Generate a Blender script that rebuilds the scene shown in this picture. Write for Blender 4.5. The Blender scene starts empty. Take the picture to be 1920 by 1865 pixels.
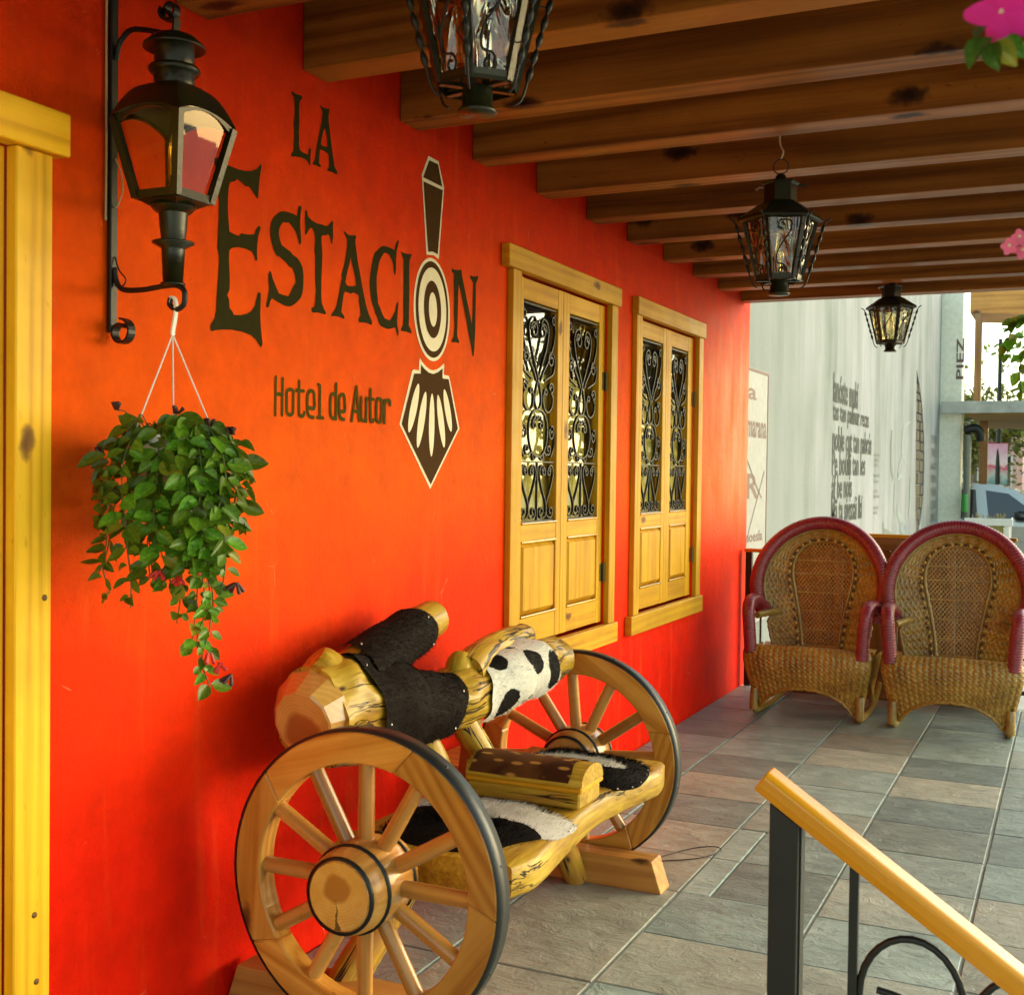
import bpy, bmesh, math, random
from mathutils import Vector, Matrix, noise
from mathutils.geometry import tessellate_polygon
S = bpy.context.scene
C = S.collection
PI = math.pi
rnd = random.Random(7)

# ---------------------------------------------------------------- camera, sky, sun, exposure
cam_d = bpy.data.cameras.new('camera')
cam = bpy.data.objects.new('camera', cam_d)
C.objects.link(cam)
cam_d.sensor_width = 36.0
cam_d.lens = 42.3
cam_d.clip_start = 0.05
cam_d.clip_end = 900
R_ = Vector((0.905276, 0.424633, 0.012759))
D_ = Vector((0.021043, -0.014824, -0.999669))
F_ = Vector((-0.424303, 0.905244, -0.022355))
M = Matrix.Identity(4)
for i in range(3):
    M[i][0] = R_[i]; M[i][1] = -D_[i]; M[i][2] = -F_[i]
M.translation = (1.992, 0.0, 1.4)
cam.matrix_world = M
cam_d.dof.use_dof = True
cam_d.dof.focus_distance = 4.2
cam_d.dof.aperture_fstop = 9.0
S.camera = cam

SUN_EL = math.radians(24)
SUN_AZ = math.radians(48)      # clockwise from +y: light comes from the open side and the far end
W = bpy.data.worlds.new('World')
S.world = W
W.use_nodes = True
wn = W.node_tree
bg = wn.nodes['Background']
sky = wn.nodes.new('ShaderNodeTexSky')
sky.sky_type = 'NISHITA'
sky.sun_disc = False
sky.sun_elevation = SUN_EL
sky.sun_rotation = SUN_AZ
sky.dust_density = 1.2
sky.air_density = 1.0
sky.ozone_density = 0.6
warm = wn.nodes.new('ShaderNodeMix'); warm.data_type = 'RGBA'; warm.blend_type = 'MULTIPLY'
warm.inputs[0].default_value = 1.0
warm.inputs[7].default_value = (1.0, .99, .76, 1.0)      # warm hazy overcast, as the peach sky in the photograph
wn.links.new(sky.outputs[0], warm.inputs[6])
wn.links.new(warm.outputs[2], bg.inputs[0])
bg.inputs[1].default_value = 0.15
sun_d = bpy.data.lights.new('sun', 'SUN')
sun_d.energy = 0.5
sun_d.angle = math.radians(70)
sun_d.color = (1.0, 0.96, 0.80)
sun = bpy.data.objects.new('sun', sun_d)
C.objects.link(sun)
sd = Vector((math.sin(SUN_AZ) * math.cos(SUN_EL), math.cos(SUN_AZ) * math.cos(SUN_EL), math.sin(SUN_EL)))
sun.rotation_euler = sd.to_track_quat('Z', 'Y').to_euler()
sun.location = (8, 8, 8)
S.view_settings.view_transform = 'Standard'
S.view_settings.look = 'None'
S.view_settings.exposure = 1.88
S.view_settings.gamma = 1.0
S.view_settings.use_curve_mapping = False
S.render.engine = 'CYCLES'
S.cycles.max_bounces = 10
S.cycles.transparent_max_bounces = 16
S.cycles.sample_clamp_indirect = 6.0
S.cycles.caustics_reflective = False
S.cycles.caustics_refractive = False

# ---------------------------------------------------------------- materials
def rgb(c): return (c[0], c[1], c[2], 1.0)

class NT:
    """short-hand for building one node material"""
    def __init__(s, name):
        s.m = bpy.data.materials.new(name); s.m.use_nodes = True
        s.t = s.m.node_tree; s.b = s.t.nodes['Principled BSDF']; s.out = s.t.nodes['Material Output']
    def n(s, typ, **kw):
        nd = s.t.nodes.new('ShaderNode' + typ)
        for k, v in kw.items():
            if hasattr(nd, k) and not k.startswith('i_'): setattr(nd, k, v)
        return nd
    def link(s, a, b): s.t.links.new(a, b)
    def setb(s, **kw):
        for k, v in kw.items():
            k = k.replace('_', ' ')
            if hasattr(v, 'is_linked') or hasattr(v, 'links'): s.link(v, s.b.inputs[k])
            else: s.b.inputs[k].default_value = v
    def coord(s, kind='Object'):
        return s.n('TexCoord').outputs[kind]
    def attr(s, name='gco'):
        return s.n('Attribute', attribute_name=name).outputs['Vector']
    def map(s, v, scale=(1, 1, 1), loc=(0, 0, 0), rot=(0, 0, 0)):
        m = s.n('Mapping'); s.link(v, m.inputs[0])
        m.inputs['Scale'].default_value = scale; m.inputs['Location'].default_value = loc; m.inputs['Rotation'].default_value = rot
        return m.outputs[0]
    def noise(s, v, scale=5, detail=3, rough=.5, dist=0, out=0):
        nd = s.n('TexNoise')
        if v is not None: s.link(v, nd.inputs['Vector'])
        nd.inputs['Scale'].default_value = scale; nd.inputs['Detail'].default_value = detail
        nd.inputs['Roughness'].default_value = rough; nd.inputs['Distortion'].default_value = dist
        return nd.outputs[out]
    def ramp(s, f, stops, interp='LINEAR'):
        r = s.n('ValToRGB'); s.link(f, r.inputs[0]); r.color_ramp.interpolation = interp
        el = r.color_ramp.elements
        while len(el) < len(stops): el.new(0.5)
        for e, (p, c) in zip(el, stops):
            e.position = p; e.color = rgb(c) if not isinstance(c, (int, float)) else (c, c, c, 1)
        return r.outputs[0]
    def mix(s, f, a, b, mode='MIX'):
        m = s.n('Mix', data_type='RGBA', blend_type=mode)
        for v, i in ((f, 0), (a, 6), (b, 7)):
            if hasattr(v, 'links'): s.link(v, m.inputs[i])
            elif isinstance(v, (int, float)): m.inputs[i].default_value = v
            else: m.inputs[i].default_value = rgb(v)
        return m.outputs[2]
    def math(s, op, a, b=None, c=None, clamp=False):
        m = s.n('Math', operation=op, use_clamp=clamp)
        for i, v in enumerate((a, b, c)):
            if v is None: continue
            if hasattr(v, 'links'): s.link(v, m.inputs[i])
            else: m.inputs[i].default_value = v
        return m.outputs[0]
    def sep(s, v):
        x = s.n('SeparateXYZ'); s.link(v, x.inputs[0]); return x.outputs
    def rand(s): return s.n('ObjectInfo').outputs['Random']
    def hsv(s, c, h=.5, sat=1.0, val=1.0):
        n = s.n('HueSaturation'); s.link(c, n.inputs['Color'])
        for k, v in (('Hue', h), ('Saturation', sat), ('Value', val)):
            if hasattr(v, 'links'): s.link(v, n.inputs[k])
            else: n.inputs[k].default_value = v
        return n.outputs[0]
    def vary(s, c, lo=.8, hi=1.2):
        r = s.math('MULTIPLY_ADD', s.rand(), hi - lo, lo)
        return s.hsv(c, val=r)
    def bump(s, h, strength=.3, dist=.01):
        b = s.n('Bump'); s.link(h, b.inputs['Height'])
        b.inputs['Strength'].default_value = strength; b.inputs['Distance'].default_value = dist
        s.link(b.outputs[0], s.b.inputs['Normal']); return b.outputs[0]

def flat(name, col, rough=.5, metal=0.0, spec=.5, noise_amt=.12, nscale=14, bump=0.0, coat=0.0):
    k = NT(name)
    v = k.coord()
    f = k.noise(v, nscale, 4, .6)
    c = k.ramp(f, [(.25, [x * (1 - noise_amt) for x in col]), (.75, [min(1, x * (1 + noise_amt)) for x in col])])
    k.setb(Base_Color=c, Roughness=rough, Metallic=metal, Specular_IOR_Level=spec, Coat_Weight=coat)
    if bump: k.bump(k.noise(v, nscale * 5, 4, .6), bump, .004)
    return k.m

def wood(name, dark, mid, light, rough=.35, coat=.3, knots=.5, var=(.85, 1.15), kcol=(.05, .015, .004), gscale=1.0, spec=.25, contrast=1.0):
    """grain runs along z of the 'gco' attribute written by the mesh builder"""
    k = NT(name)
    g = k.attr()
    v = k.map(g, (9 * gscale, 9 * gscale, .8 * gscale))
    warp = k.noise(v, 1.0, 2, .5, .6)
    wv = k.n('TexWave', wave_type='RINGS', rings_direction='Z')
    k.link(k.map(g, (1, 1, .06)), wv.inputs['Vector'])
    wv.inputs['Scale'].default_value = 8 * gscale; wv.inputs['Distortion'].default_value = 9.0
    wv.inputs['Detail'].default_value = 2.5; wv.inputs['Detail Scale'].default_value = 1.2
    fine = k.noise(k.map(g, (120, 120, 3)), 1.0, 3, .6)
    f = k.math('MULTIPLY_ADD', wv.outputs['Fac'], .30 * contrast, k.math('MULTIPLY_ADD', warp, .42, k.math('MULTIPLY', fine, .42)))
    c = k.ramp(f, [(.25, dark), (.5, mid), (.85, light)])
    if knots:
        vo = k.n('TexVoronoi', feature='F1')
        gx, gy, gz = k.sep(g)
        kv = k.n('CombineXYZ'); k.link(k.math('MULTIPLY_ADD', gy, 6.3 * gscale, k.math('MULTIPLY', gx, 7 * gscale)), kv.inputs[0]); k.link(k.math('MULTIPLY', gz, 3.2 * gscale), kv.inputs[1])
        kj = k.n('VectorMath', operation='MULTIPLY_ADD'); k.link(k.noise(g, 30, 2, .5, out=1), kj.inputs[0]); kj.inputs[1].default_value = (.14, .14, 0); k.link(kv.outputs[0], kj.inputs[2])
        k.link(kj.outputs[0], vo.inputs['Vector']); vo.voronoi_dimensions = '2D'
        vo.inputs['Scale'].default_value = 1.0
        on = k.math('GREATER_THAN', k.sep(vo.outputs['Color'])[0], 1 - knots * .5)
        kd = k.ramp(vo.outputs['Distance'], [(.035, 1.0), (.09, .8), (.15, 0.0)])
        c = k.mix(k.math('MULTIPLY', kd, on), c, kcol)
    if var: c = k.vary(c, *var)
    blot = k.noise(k.map(g, (3.5, 3.5, 2.2)), 1.0, 4, .65, .4)           # uneven varnish and handling wear
    c = k.hsv(c, val=k.math('MULTIPLY_ADD', blot, .8, .6))
    nick = k.ramp(k.noise(k.map(g, (60, 60, 22)), 1.0, 2, .5), [(.70, 0.0), (.76, .5)])
    c = k.mix(nick, c, dark)
    rough = k.math('MULTIPLY_ADD', k.noise(g, 8, 3, .6), .35, rough - .15)
    k.setb(Base_Color=c, Roughness=rough, Specular_IOR_Level=spec, Coat_Weight=coat, Coat_Roughness=.12)
    k.bump(f, .28, .003)
    return k.m

# ---------------------------------------------------------------- mesh builder
ORG = {}

class MB:
    def __init__(s, seed=None):
        s.v = []; s.f = []; s.g = []; s.sm = []
        s.r = random.Random(seed if seed is not None else rnd.random())
        s.col = None
    def off(s): return Vector((s.r.uniform(-9, 9), s.r.uniform(-9, 9), s.r.uniform(-9, 9)))
    def add(s, vs, fs, gs=None, smooth=False):
        b = len(s.v)
        s.v += [tuple(v) for v in vs]
        s.g += [tuple(x) for x in (gs if gs is not None else vs)]
        s.f += [tuple(i + b for i in f) for f in fs]
        s.sm += [smooth] * len(fs)
        return b
    def box(s, lo, hi, rot=None, piv=None, grain=None):
        lo = Vector(lo); hi = Vector(hi); c = (lo + hi) / 2; h = (hi - lo) / 2
        ax = grain if grain is not None else max(range(3), key=lambda i: h[i])
        o = s.off(); vs = []; gs = []
        for sx in (-1, 1):
            for sy in (-1, 1):
                for sz in (-1, 1):
                    l = Vector((sx * h.x, sy * h.y, sz * h.z))
                    p = [l[(ax + 1) % 3], l[(ax + 2) % 3], l[ax]]
                    gs.append(Vector(p) + o)
                    w = c + l
                    if rot is not None:
                        pv = Vector(piv) if piv is not None else c
                        w = pv + rot @ (w - pv)
                    vs.append(w)
        fs = [(0, 1, 3, 2), (4, 6, 7, 5), (0, 4, 5, 1), (2, 3, 7, 6), (0, 2, 6, 4), (1, 5, 7, 3)]
        s.add(vs, fs, gs)
    def tube(s, pts, r, n=8, cap=True, closed=False, smooth=True, up=None, sq=None, tw=0.0):
        """round (or sq=(half width, half thickness) flat) section swept along pts"""
        P = [Vector(p) for p in pts]; m = len(P)
        rs = r if isinstance(r, (list, tuple)) else [r] * m
        T = []
        for i in range(m):
            a = P[(i - 1) % m] if (closed or i) else P[i]
            b = P[(i + 1) % m] if (closed or i < m - 1) else P[i]
            t = (b - a); T.append(t.normalized() if t.length > 1e-9 else Vector((0, 0, 1)))
        u = Vector(up) if up is not None else (Vector((0, 0, 1)) if abs(T[0].z) < .9 else Vector((1, 0, 0)))
        nrm = (u - T[0] * u.dot(T[0])).normalized()
        vs = []; gs = []; o = s.off(); ln = 0
        sec = None
        if sq:
            sec = [(-1, -1), (1, -1), (1, 1), (-1, 1)]; n = 4; smooth = False
        for i in range(m):
            if i:
                ln += (P[i] - P[i - 1]).length
                if up is not None: nn = u - T[i] * u.dot(T[i])
                else: nn = nrm - T[i] * nrm.dot(T[i])
                if nn.length > 1e-6: nrm = nn.normalized()
            bi = T[i].cross(nrm)
            for k in range(n):
                if sec:
                    a = tw * ln
                    x, y = sec[k][0] * sq[0] * rs[i], sec[k][1] * sq[1] * rs[i]
                    x, y = x * math.cos(a) - y * math.sin(a), x * math.sin(a) + y * math.cos(a)
                else:
                    a = 2 * PI * k / n; x, y = rs[i] * math.cos(a), rs[i] * math.sin(a)
                vs.append(P[i] + nrm * x + bi * y); gs.append(Vector((x, y, ln)) + o)
        fs = []
        for i in range(m if closed else m - 1):
            for k in range(n):
                a = i * n + k; b = i * n + (k + 1) % n
                j = ((i + 1) % m) * n
                fs.append((a, b, j + (k + 1) % n, j + k))
        s.add(vs, fs, gs, smooth)
        if cap and not closed:
            s.add([vs[k] for k in range(n)], [tuple(reversed(range(n)))], [gs[k] for k in range(n)])
            e = (m - 1) * n
            s.add([vs[e + k] for k in range(n)], [tuple(range(n))], [gs[e + k] for k in range(n)])
    def lathe(s, prof, c=(0, 0, 0), n=20, axis=2, smooth=True, cap=True, a0=0.0):
        c = Vector(c); vs = []; gs = []; o = s.off()
        for (r, z) in prof:
            for k in range(n):
                a = a0 + 2 * PI * k / n
                l = [0, 0, 0]; l[(axis + 1) % 3] = r * math.cos(a); l[(axis + 2) % 3] = r * math.sin(a); l[axis] = z
                vs.append(c + Vector(l)); gs.append(Vector((r * math.cos(a), r * math.sin(a), z)) + o)
        fs = []
        for i in range(len(prof) - 1):
            for k in range(n):
                fs.append((i * n + k, i * n + (k + 1) % n, (i + 1) * n + (k + 1) % n, (i + 1) * n + k))
        s.add(vs, fs, gs, smooth)
        if cap:
            for i, rev in ((0, True), (len(prof) - 1, False)):
                if prof[i][0] > 1e-6:
                    ring = [vs[i * n + k] for k in range(n)]
                    s.add(ring, [tuple(reversed(range(n))) if rev else tuple(range(n))], [gs[i * n + k] for k in range(n)])
    def grid(s, fn, nu, nv, gfn=None, smooth=True, closed_u=False):
        vs = []; gs = []
        for i in range(nu + (0 if closed_u else 1)):
            for j in range(nv + 1):
                u, v = i / nu, j / nv
                p = fn(u, v); vs.append(p); gs.append(gfn(u, v) if gfn else p)
        fs = []; w = nv + 1; mu = nu
        for i in range(mu):
            i2 = (i + 1) % nu if closed_u else i + 1
            for j in range(nv):
                fs.append((i * w + j, i2 * w + j, i2 * w + j + 1, i * w + j + 1))
        s.add(vs, fs, gs, smooth)
    def poly(s, loops, to3, thick=None, smooth=False):
        """flat polygon with holes; to3(a,b,d) maps plan point and depth to space"""
        L2 = [[Vector((a, b, 0)) for a, b in lp] for lp in loops]
        tri = tessellate_polygon(L2)
        fl = [p for lp in L2 for p in lp]
        b = [to3(p.x, p.y, 0.0) for p in fl]
        s.add(b, [tuple(t) for t in tri])
        if thick:
            t3 = [to3(p.x, p.y, -thick) for p in fl]
            s.add(t3, [tuple(reversed(t)) for t in tri])
            i0 = 0
            for lp in L2:
                m = len(lp)
                q = [to3(p.x, p.y, 0.0) for p in lp] + [to3(p.x, p.y, -thick) for p in lp]
                s.add(q, [(k, k + m, (k + 1) % m + m, (k + 1) % m) for k in range(m)])
    def build(s, name, mat, parent=None, bevel=0.0, seg=1, local=False, fix=True, autosm=None):
        me = bpy.data.meshes.new(name)
        o = Vector((0, 0, 0))
        if parent is not None and not local: o = ORG.get(parent.name, Vector((0, 0, 0)))
        me.from_pydata([tuple(Vector(v) - o) for v in s.v], [], s.f)
        at = me.attributes.new('gco', 'FLOAT_VECTOR', 'POINT')
        at.data.foreach_set('vector', [c for g in s.g for c in g])
        me.polygons.foreach_set('use_smooth', s.sm)
        if bevel or fix:
            bm = bmesh.new(); bm.from_mesh(me)
            if fix:
                bmesh.ops.recalc_face_normals(bm, faces=bm.faces)
            if bevel:
                es = [e for e in bm.edges if len(e.link_faces) == 2 and e.calc_face_angle(0) > .6 and not (e.link_faces[0].smooth and e.link_faces[1].smooth)]
                bmesh.ops.bevel(bm, geom=es, offset=bevel, segments=seg, affect='EDGES', profile=.5)
            bm.to_mesh(me); bm.free()
        me.materials.append(mat)
        ob = bpy.data.objects.new(name, me)
        C.objects.link(ob)
        if parent is not None:
            ob.parent = parent
            ORG[ob.name] = ORG.get(parent.name, Vector((0, 0, 0)))
        me.update()
        return ob

def tag(o, label=None, cat=None, group=None, kind=None):
    if label: o['label'] = label
    if cat: o['category'] = cat
    if group: o['group'] = group
    if kind: o['kind'] = kind
    return o

def thing(name, label, cat, loc=(0, 0, 0), group=None):
    o = bpy.data.objects.new(name, None); C.objects.link(o)
    o.location = loc; o.empty_display_size = .1
    ORG[o.name] = Vector(loc)
    return tag(o, label, cat, group)

def kids(o): return [c for c in C.objects if c.parent is o]

def copy_tree(o, parent=None):
    ch = kids(o)
    c = o.copy(); C.objects.link(c); c.parent = parent
    for x in ch: copy_tree(x, c)
    return c

def catmull(pts, n=6, closed=False):
    P = [Vector(p) for p in pts]; m = len(P); out = []
    rng = range(m) if closed else range(m - 1)
    for i in rng:
        p0 = P[(i - 1) % m] if closed or i else P[0] * 2 - P[1]
        p1 = P[i]; p2 = P[(i + 1) % m]
        p3 = P[(i + 2) % m] if closed or i + 2 < m else P[-1] * 2 - P[-2]
        for k in range(n):
            t = k / n
            out.append(.5 * ((2 * p1) + (p2 - p0) * t + (2 * p0 - 5 * p1 + 4 * p2 - p3) * t * t + (3 * p1 - p0 - 3 * p2 + p3) * t ** 3))
    if not closed: out.append(P[-1])
    return out

def spiral(c, r0, r1, a0, turns, n=14):
    """2-d spiral from radius r0 to r1"""
    m = max(4, int(abs(turns) * n)); out = []
    for i in range(m + 1):
        t = i / m; a = a0 + turns * 2 * PI * t; r = r0 + (r1 - r0) * t
        out.append((c[0] + r * math.cos(a), c[1] + r * math.sin(a)))
    return out

def link_mesh(name, me, parent, mtx):
    o = bpy.data.objects.new(name, me); C.objects.link(o)
    o.parent = parent; o.matrix_local = mtx
    return o

# ---------------------------------------------------------------- the materials of this place
def m_wall():
    k = NT('orange_red_stucco')
    v = k.coord()
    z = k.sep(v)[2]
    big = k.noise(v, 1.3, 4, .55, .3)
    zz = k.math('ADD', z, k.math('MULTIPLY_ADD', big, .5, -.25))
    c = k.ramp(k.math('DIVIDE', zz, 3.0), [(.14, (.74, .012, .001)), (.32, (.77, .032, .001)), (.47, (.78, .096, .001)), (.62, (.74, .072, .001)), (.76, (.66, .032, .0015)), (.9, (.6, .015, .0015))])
    mot = k.noise(v, 9, 5, .65)
    c = k.hsv(c, val=k.math('MULTIPLY_ADD', mot, .7, .65))
    # trowel drag and faint run marks
    run = k.ramp(k.noise(k.map(v, (1, 5, .5)), 2.6, 5, .65, .4), [(.56, 0.0), (.75, .2)])
    c = k.mix(run, c, (.82, .16, .02))
    # hairline scratches
    sv_ = k.n('TexVoronoi', feature='DISTANCE_TO_EDGE'); k.link(k.map(v, (1, 2.1, 1.3), rot=(.7, 0, 0)), sv_.inputs['Vector']); sv_.inputs['Scale'].default_value = 1.7
    hair = k.math('MULTIPLY', k.math('LESS_THAN', sv_.outputs['Distance'], .0035), k.ramp(k.noise(v, 5.3, 3, .6), [(.62, 0.0), (.68, .35)]))
    c = k.mix(hair, c, (.9, .42, .22))
    # mottled tan blended in towards the far end, strongest at mid height
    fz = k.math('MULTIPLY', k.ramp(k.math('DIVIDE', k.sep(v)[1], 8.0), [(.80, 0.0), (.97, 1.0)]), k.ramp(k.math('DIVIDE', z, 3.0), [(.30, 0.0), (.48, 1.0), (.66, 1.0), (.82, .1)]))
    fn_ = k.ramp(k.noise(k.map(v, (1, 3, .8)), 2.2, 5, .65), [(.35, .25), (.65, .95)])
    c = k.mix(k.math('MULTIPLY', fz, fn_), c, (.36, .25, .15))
    # scuffs near the floor
    sc = k.ramp(k.noise(k.map(v, (1, 9, 14)), 3, 5, .7), [(.68, 0.0), (.75, 1.0)])
    low = k.ramp(z, [(.05, 1.0), (.5, 0.0)])
    c = k.mix(k.math('MULTIPLY', k.math('MULTIPLY', sc, low), .45), c, (.85, .35, .25))
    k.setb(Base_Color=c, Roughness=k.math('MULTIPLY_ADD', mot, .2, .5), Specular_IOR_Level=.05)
    h = k.math('MULTIPLY_ADD', k.noise(v, 160, 4, .7), .5, k.noise(v, 22, 3, .6))
    k.bump(h, .6, .007)
    return k.m
M_WALL = m_wall()

def m_tile():
    k = NT('slate_tile')
    v = k.coord(); r = k.rand()
    vv = k.n('VectorMath', operation='ADD'); k.link(v, vv.inputs[0])
    cx = k.n('CombineXYZ'); k.link(k.math('MULTIPLY', r, 37.0), cx.inputs[0]); k.link(k.math('MULTIPLY', r, 91.0), cx.inputs[1])
    k.link(cx.outputs[0], vv.inputs[1]); p = vv.outputs[0]
    big = k.noise(p, 3.2, 5, .6, .8)
    st = k.noise(k.map(p, (7, 12, 8), rot=(0, 0, .6)), 1.3, 7, .72, .6)
    f = k.math('MULTIPLY_ADD', big, .5, k.math('MULTIPLY', st, .5))
    grey = k.ramp(f, [(.28, (.11, .145, .128)), (.5, (.235, .295, .258)), (.72, (.385, .46, .40))])
    tan = k.ramp(f, [(.28, (.18, .158, .105)), (.5, (.325, .295, .215)), (.72, (.44, .42, .33))])
    sel = k.ramp(k.math('FRACT', k.math('MULTIPLY', r, 7.31)), [(.6, 0.0), (.8, 1.0)])
    c = k.mix(k.math('MULTIPLY', sel, k.math('MULTIPLY_ADD', big, 1.2, .1)), grey, tan)
    rust = k.ramp(k.noise(p, 6, 4, .6), [(.66, 0.0), (.76, .35)])
    c = k.mix(rust, c, (.30, .17, .09))
    spot = k.ramp(k.noise(p, 26, 4, .7), [(.30, .55), (.42, 0.0)])
    c = k.mix(spot, c, (.08, .085, .07))
    c = k.vary(c, .66, 1.25)
    k.setb(Base_Color=c, Roughness=k.math('MULTIPLY_ADD', st, .35, .20), Specular_IOR_Level=.45)
    h = k.math('MULTIPLY_ADD', k.noise(p, 60, 4, .7), .2, st)
    k.bump(h, .8, .016)
    return k.m
M_TILE = m_tile()
M_GROUT = flat('grout', (.42, .44, .38), .9, bump=.3, nscale=30)
M_BEAM = wood('stained_beam', (.085, .026, .002), (.225, .082, .008), (.36, .15, .018), .46, .10, .95, (.8, 1.2), (.018, .006, .002), .62)
M_DECK = wood('stained_deck', (.06, .022, .005), (.10, .036, .007), (.13, .05, .01), .5, .1, .5)
M_YEL = wood('yellow_varnished_pine', (.42, .18, .004), (.58, .29, .007), (.66, .38, .012), .5, .04, .10, (.88, 1.1), (.16, .05, .008), contrast=.7)
M_YELG = wood('glossy_pine_moulding', (.42, .18, .004), (.58, .29, .007), (.66, .38, .012), .15, .9, 0)
M_OLIVE = wood('yellow_door_wood', (.58, .27, .005), (.78, .40, .009), (.88, .50, .018), .5, .04, .08, (.92, 1.06), (.16, .06, .01), contrast=1.1)
M_RIMW = wood('wheel_rim_wood', (.30, .10, .012), (.50, .205, .026), (.62, .31, .055), .36, .3, .2, (.72, 1.25), (.1, .03, .01))
M_SPOKE = wood('spoke_wood', (.30, .11, .02), (.45, .20, .038), (.58, .30, .075), .28, .5, .12, (.72, 1.2), (.1, .03, .01))
M_FOOT = wood('foot_beam_wood', (.30, .11, .022), (.44, .185, .036), (.54, .26, .06), .42, .1, .1)
M_RAIL = wood('handrail_wood', (.44, .15, .003), (.60, .25, .005), (.68, .32, .010), .24, .3, .0, (.95, 1.05), contrast=.6)
M_PANELW = wood('dark_panel_wood', (.13, .05, .012), (.22, .09, .022), (.28, .13, .035), .3, .4, .1)

def m_log(name='varnished_log', crack=.47):
    k = NT(name)
    g = k.attr()
    f = k.noise(k.map(g, (10, 10, 1.6)), 1.0, 5, .6, 1.0)
    fine = k.noise(k.map(g, (85, 85, 3.5)), 1.0, 4, .65, .3)
    f2 = k.math('MULTIPLY_ADD', fine, .55, k.math('MULTIPLY', f, .55))
    c = k.ramp(f2, [(.30, (.12, .052, .004)), (.48, (.34, .185, .012)), (.60, (.47, .285, .022)), (.75, (.60, .42, .055))])
    red = k.ramp(k.noise(g, 5, 3, .5, .5), [(.56, 0.0), (.70, .7)])
    c = k.mix(red, c, (.42, .17, .035))
    cn = k.math('ABSOLUTE', k.math('SUBTRACT', k.noise(k.map(g, (16, 16, .9)), 1.0, 4, .6, .3), .5))
    cr = k.math('MULTIPLY', k.ramp(cn, [(.006, 1.0), (.016, 0.0)]), k.ramp(k.noise(k.map(g, (6, 6, 3)), 1.0, 3, .5), [(crack, 0.0), (crack + .08, 1.0)]))
    c = k.mix(cr, c, (.028, .014, .004))
    kn = k.n('TexVoronoi', feature='F1'); k.link(k.map(g, (11, 11, 6)), kn.inputs['Vector']); kn.inputs['Scale'].default_value = 1
    kd = k.math('MULTIPLY', k.ramp(kn.outputs['Distance'], [(.04, 1.0), (.12, 0.0)]), k.math('GREATER_THAN', k.sep(kn.outputs['Color'])[1], .6))
    c = k.mix(kd, c, (.05, .02, .006))
    k.setb(Base_Color=k.vary(c, .9, 1.1), Roughness=.5, Specular_IOR_Level=.25, Coat_Weight=.22, Coat_Roughness=.10)
    h = k.math('MULTIPLY_ADD', cr, -.8, k.noise(k.map(g, (9, 9, 3)), 1.0, 3, .5))
    k.bump(h, .9, .012)
    return k.m
M_LOG = m_log()
M_PLANK = m_log('varnished_plank', .60)

def m_end(name='log_end_grain', heart=.30):
    """cut end: growth rings, a red heart and radial cracks, around the gco origin"""
    k = NT(name)
    g = k.attr()
    x, y, z = k.sep(g)
    cx = k.n('CombineXYZ'); k.link(x, cx.inputs[0]); k.link(y, cx.inputs[1])
    p = cx.outputs[0]
    ln = k.n('VectorMath', operation='LENGTH'); k.link(p, ln.inputs[0])
    wob = k.math('MULTIPLY_ADD', k.noise(p, 9, 3, .5), .05, -.025)
    d = k.math('ADD', ln.outputs['Value'], wob)
    ring = k.math('MULTIPLY_ADD', k.math('SINE', k.math('MULTIPLY', d, 900.0)), .5, .5)
    base = k.ramp(k.noise(p, 14, 4, .6), [(.3, (.52, .25, .045)), (.7, (.68, .40, .10))])
    c = k.mix(k.math('MULTIPLY', ring, .28), base, (.36, .16, .03))
    hm = k.ramp(d, [(heart * .1, 1.0), (heart * .13, 0.0)])
    c = k.mix(k.math('MULTIPLY', hm, .9), c, (.30, .095, .018))
    at = k.math('ARCTAN2', y, x)
    cr = k.math('LESS_THAN', k.math('ABSOLUTE', k.math('ADD', at, k.math('MULTIPLY_ADD', k.noise(p, 30, 2, .5), .5, 1.3))), k.math('MULTIPLY', d, .9))
    cr = k.math('MULTIPLY', cr, k.math('GREATER_THAN', d, .022))
    c = k.mix(k.math('MULTIPLY', cr, .9), c, (.03, .015, .006))
    k.setb(Base_Color=c, Roughness=.28, Coat_Weight=.7, Coat_Roughness=.1)
    return k.m
M_END = m_end()

def m_hide(name, seedv, thr, scale=5.0, brown=False):
    k = NT(name)
    g = k.attr()
    f = k.noise(k.map(g, (1, 1, 1), loc=seedv), scale, 2, .5, .6)
    fr = k.noise(g, 160, 2, .6)
    f = k.math('MULTIPLY_ADD', fr, .05, f)
    if brown:
        c = k.ramp(f, [(thr - .02, (.055, .018, .005)), (thr + .01, (.10, .035, .008)), (thr + .14, (.13, .05, .012))])
        sp = k.n('TexVoronoi', feature='F1'); k.link(k.map(g, (16, 40, 40)), sp.inputs['Vector']); sp.inputs['Scale'].default_value = 1
        c = k.mix(k.ramp(sp.outputs['Distance'], [(.22, 1.0), (.34, 0.0)]), c, (.48, .24, .05))
    else:
        c = k.ramp(f, [(thr - .012, (.012, .009, .007)), (thr + .012, (.72, .69, .60))])
    k.setb(Base_Color=c, Roughness=.8, Specular_IOR_Level=.12)
    k.bump(k.noise(k.map(g, (1, 1, 1)), 260, 3, .6), .6, .003)
    return k.m
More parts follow.
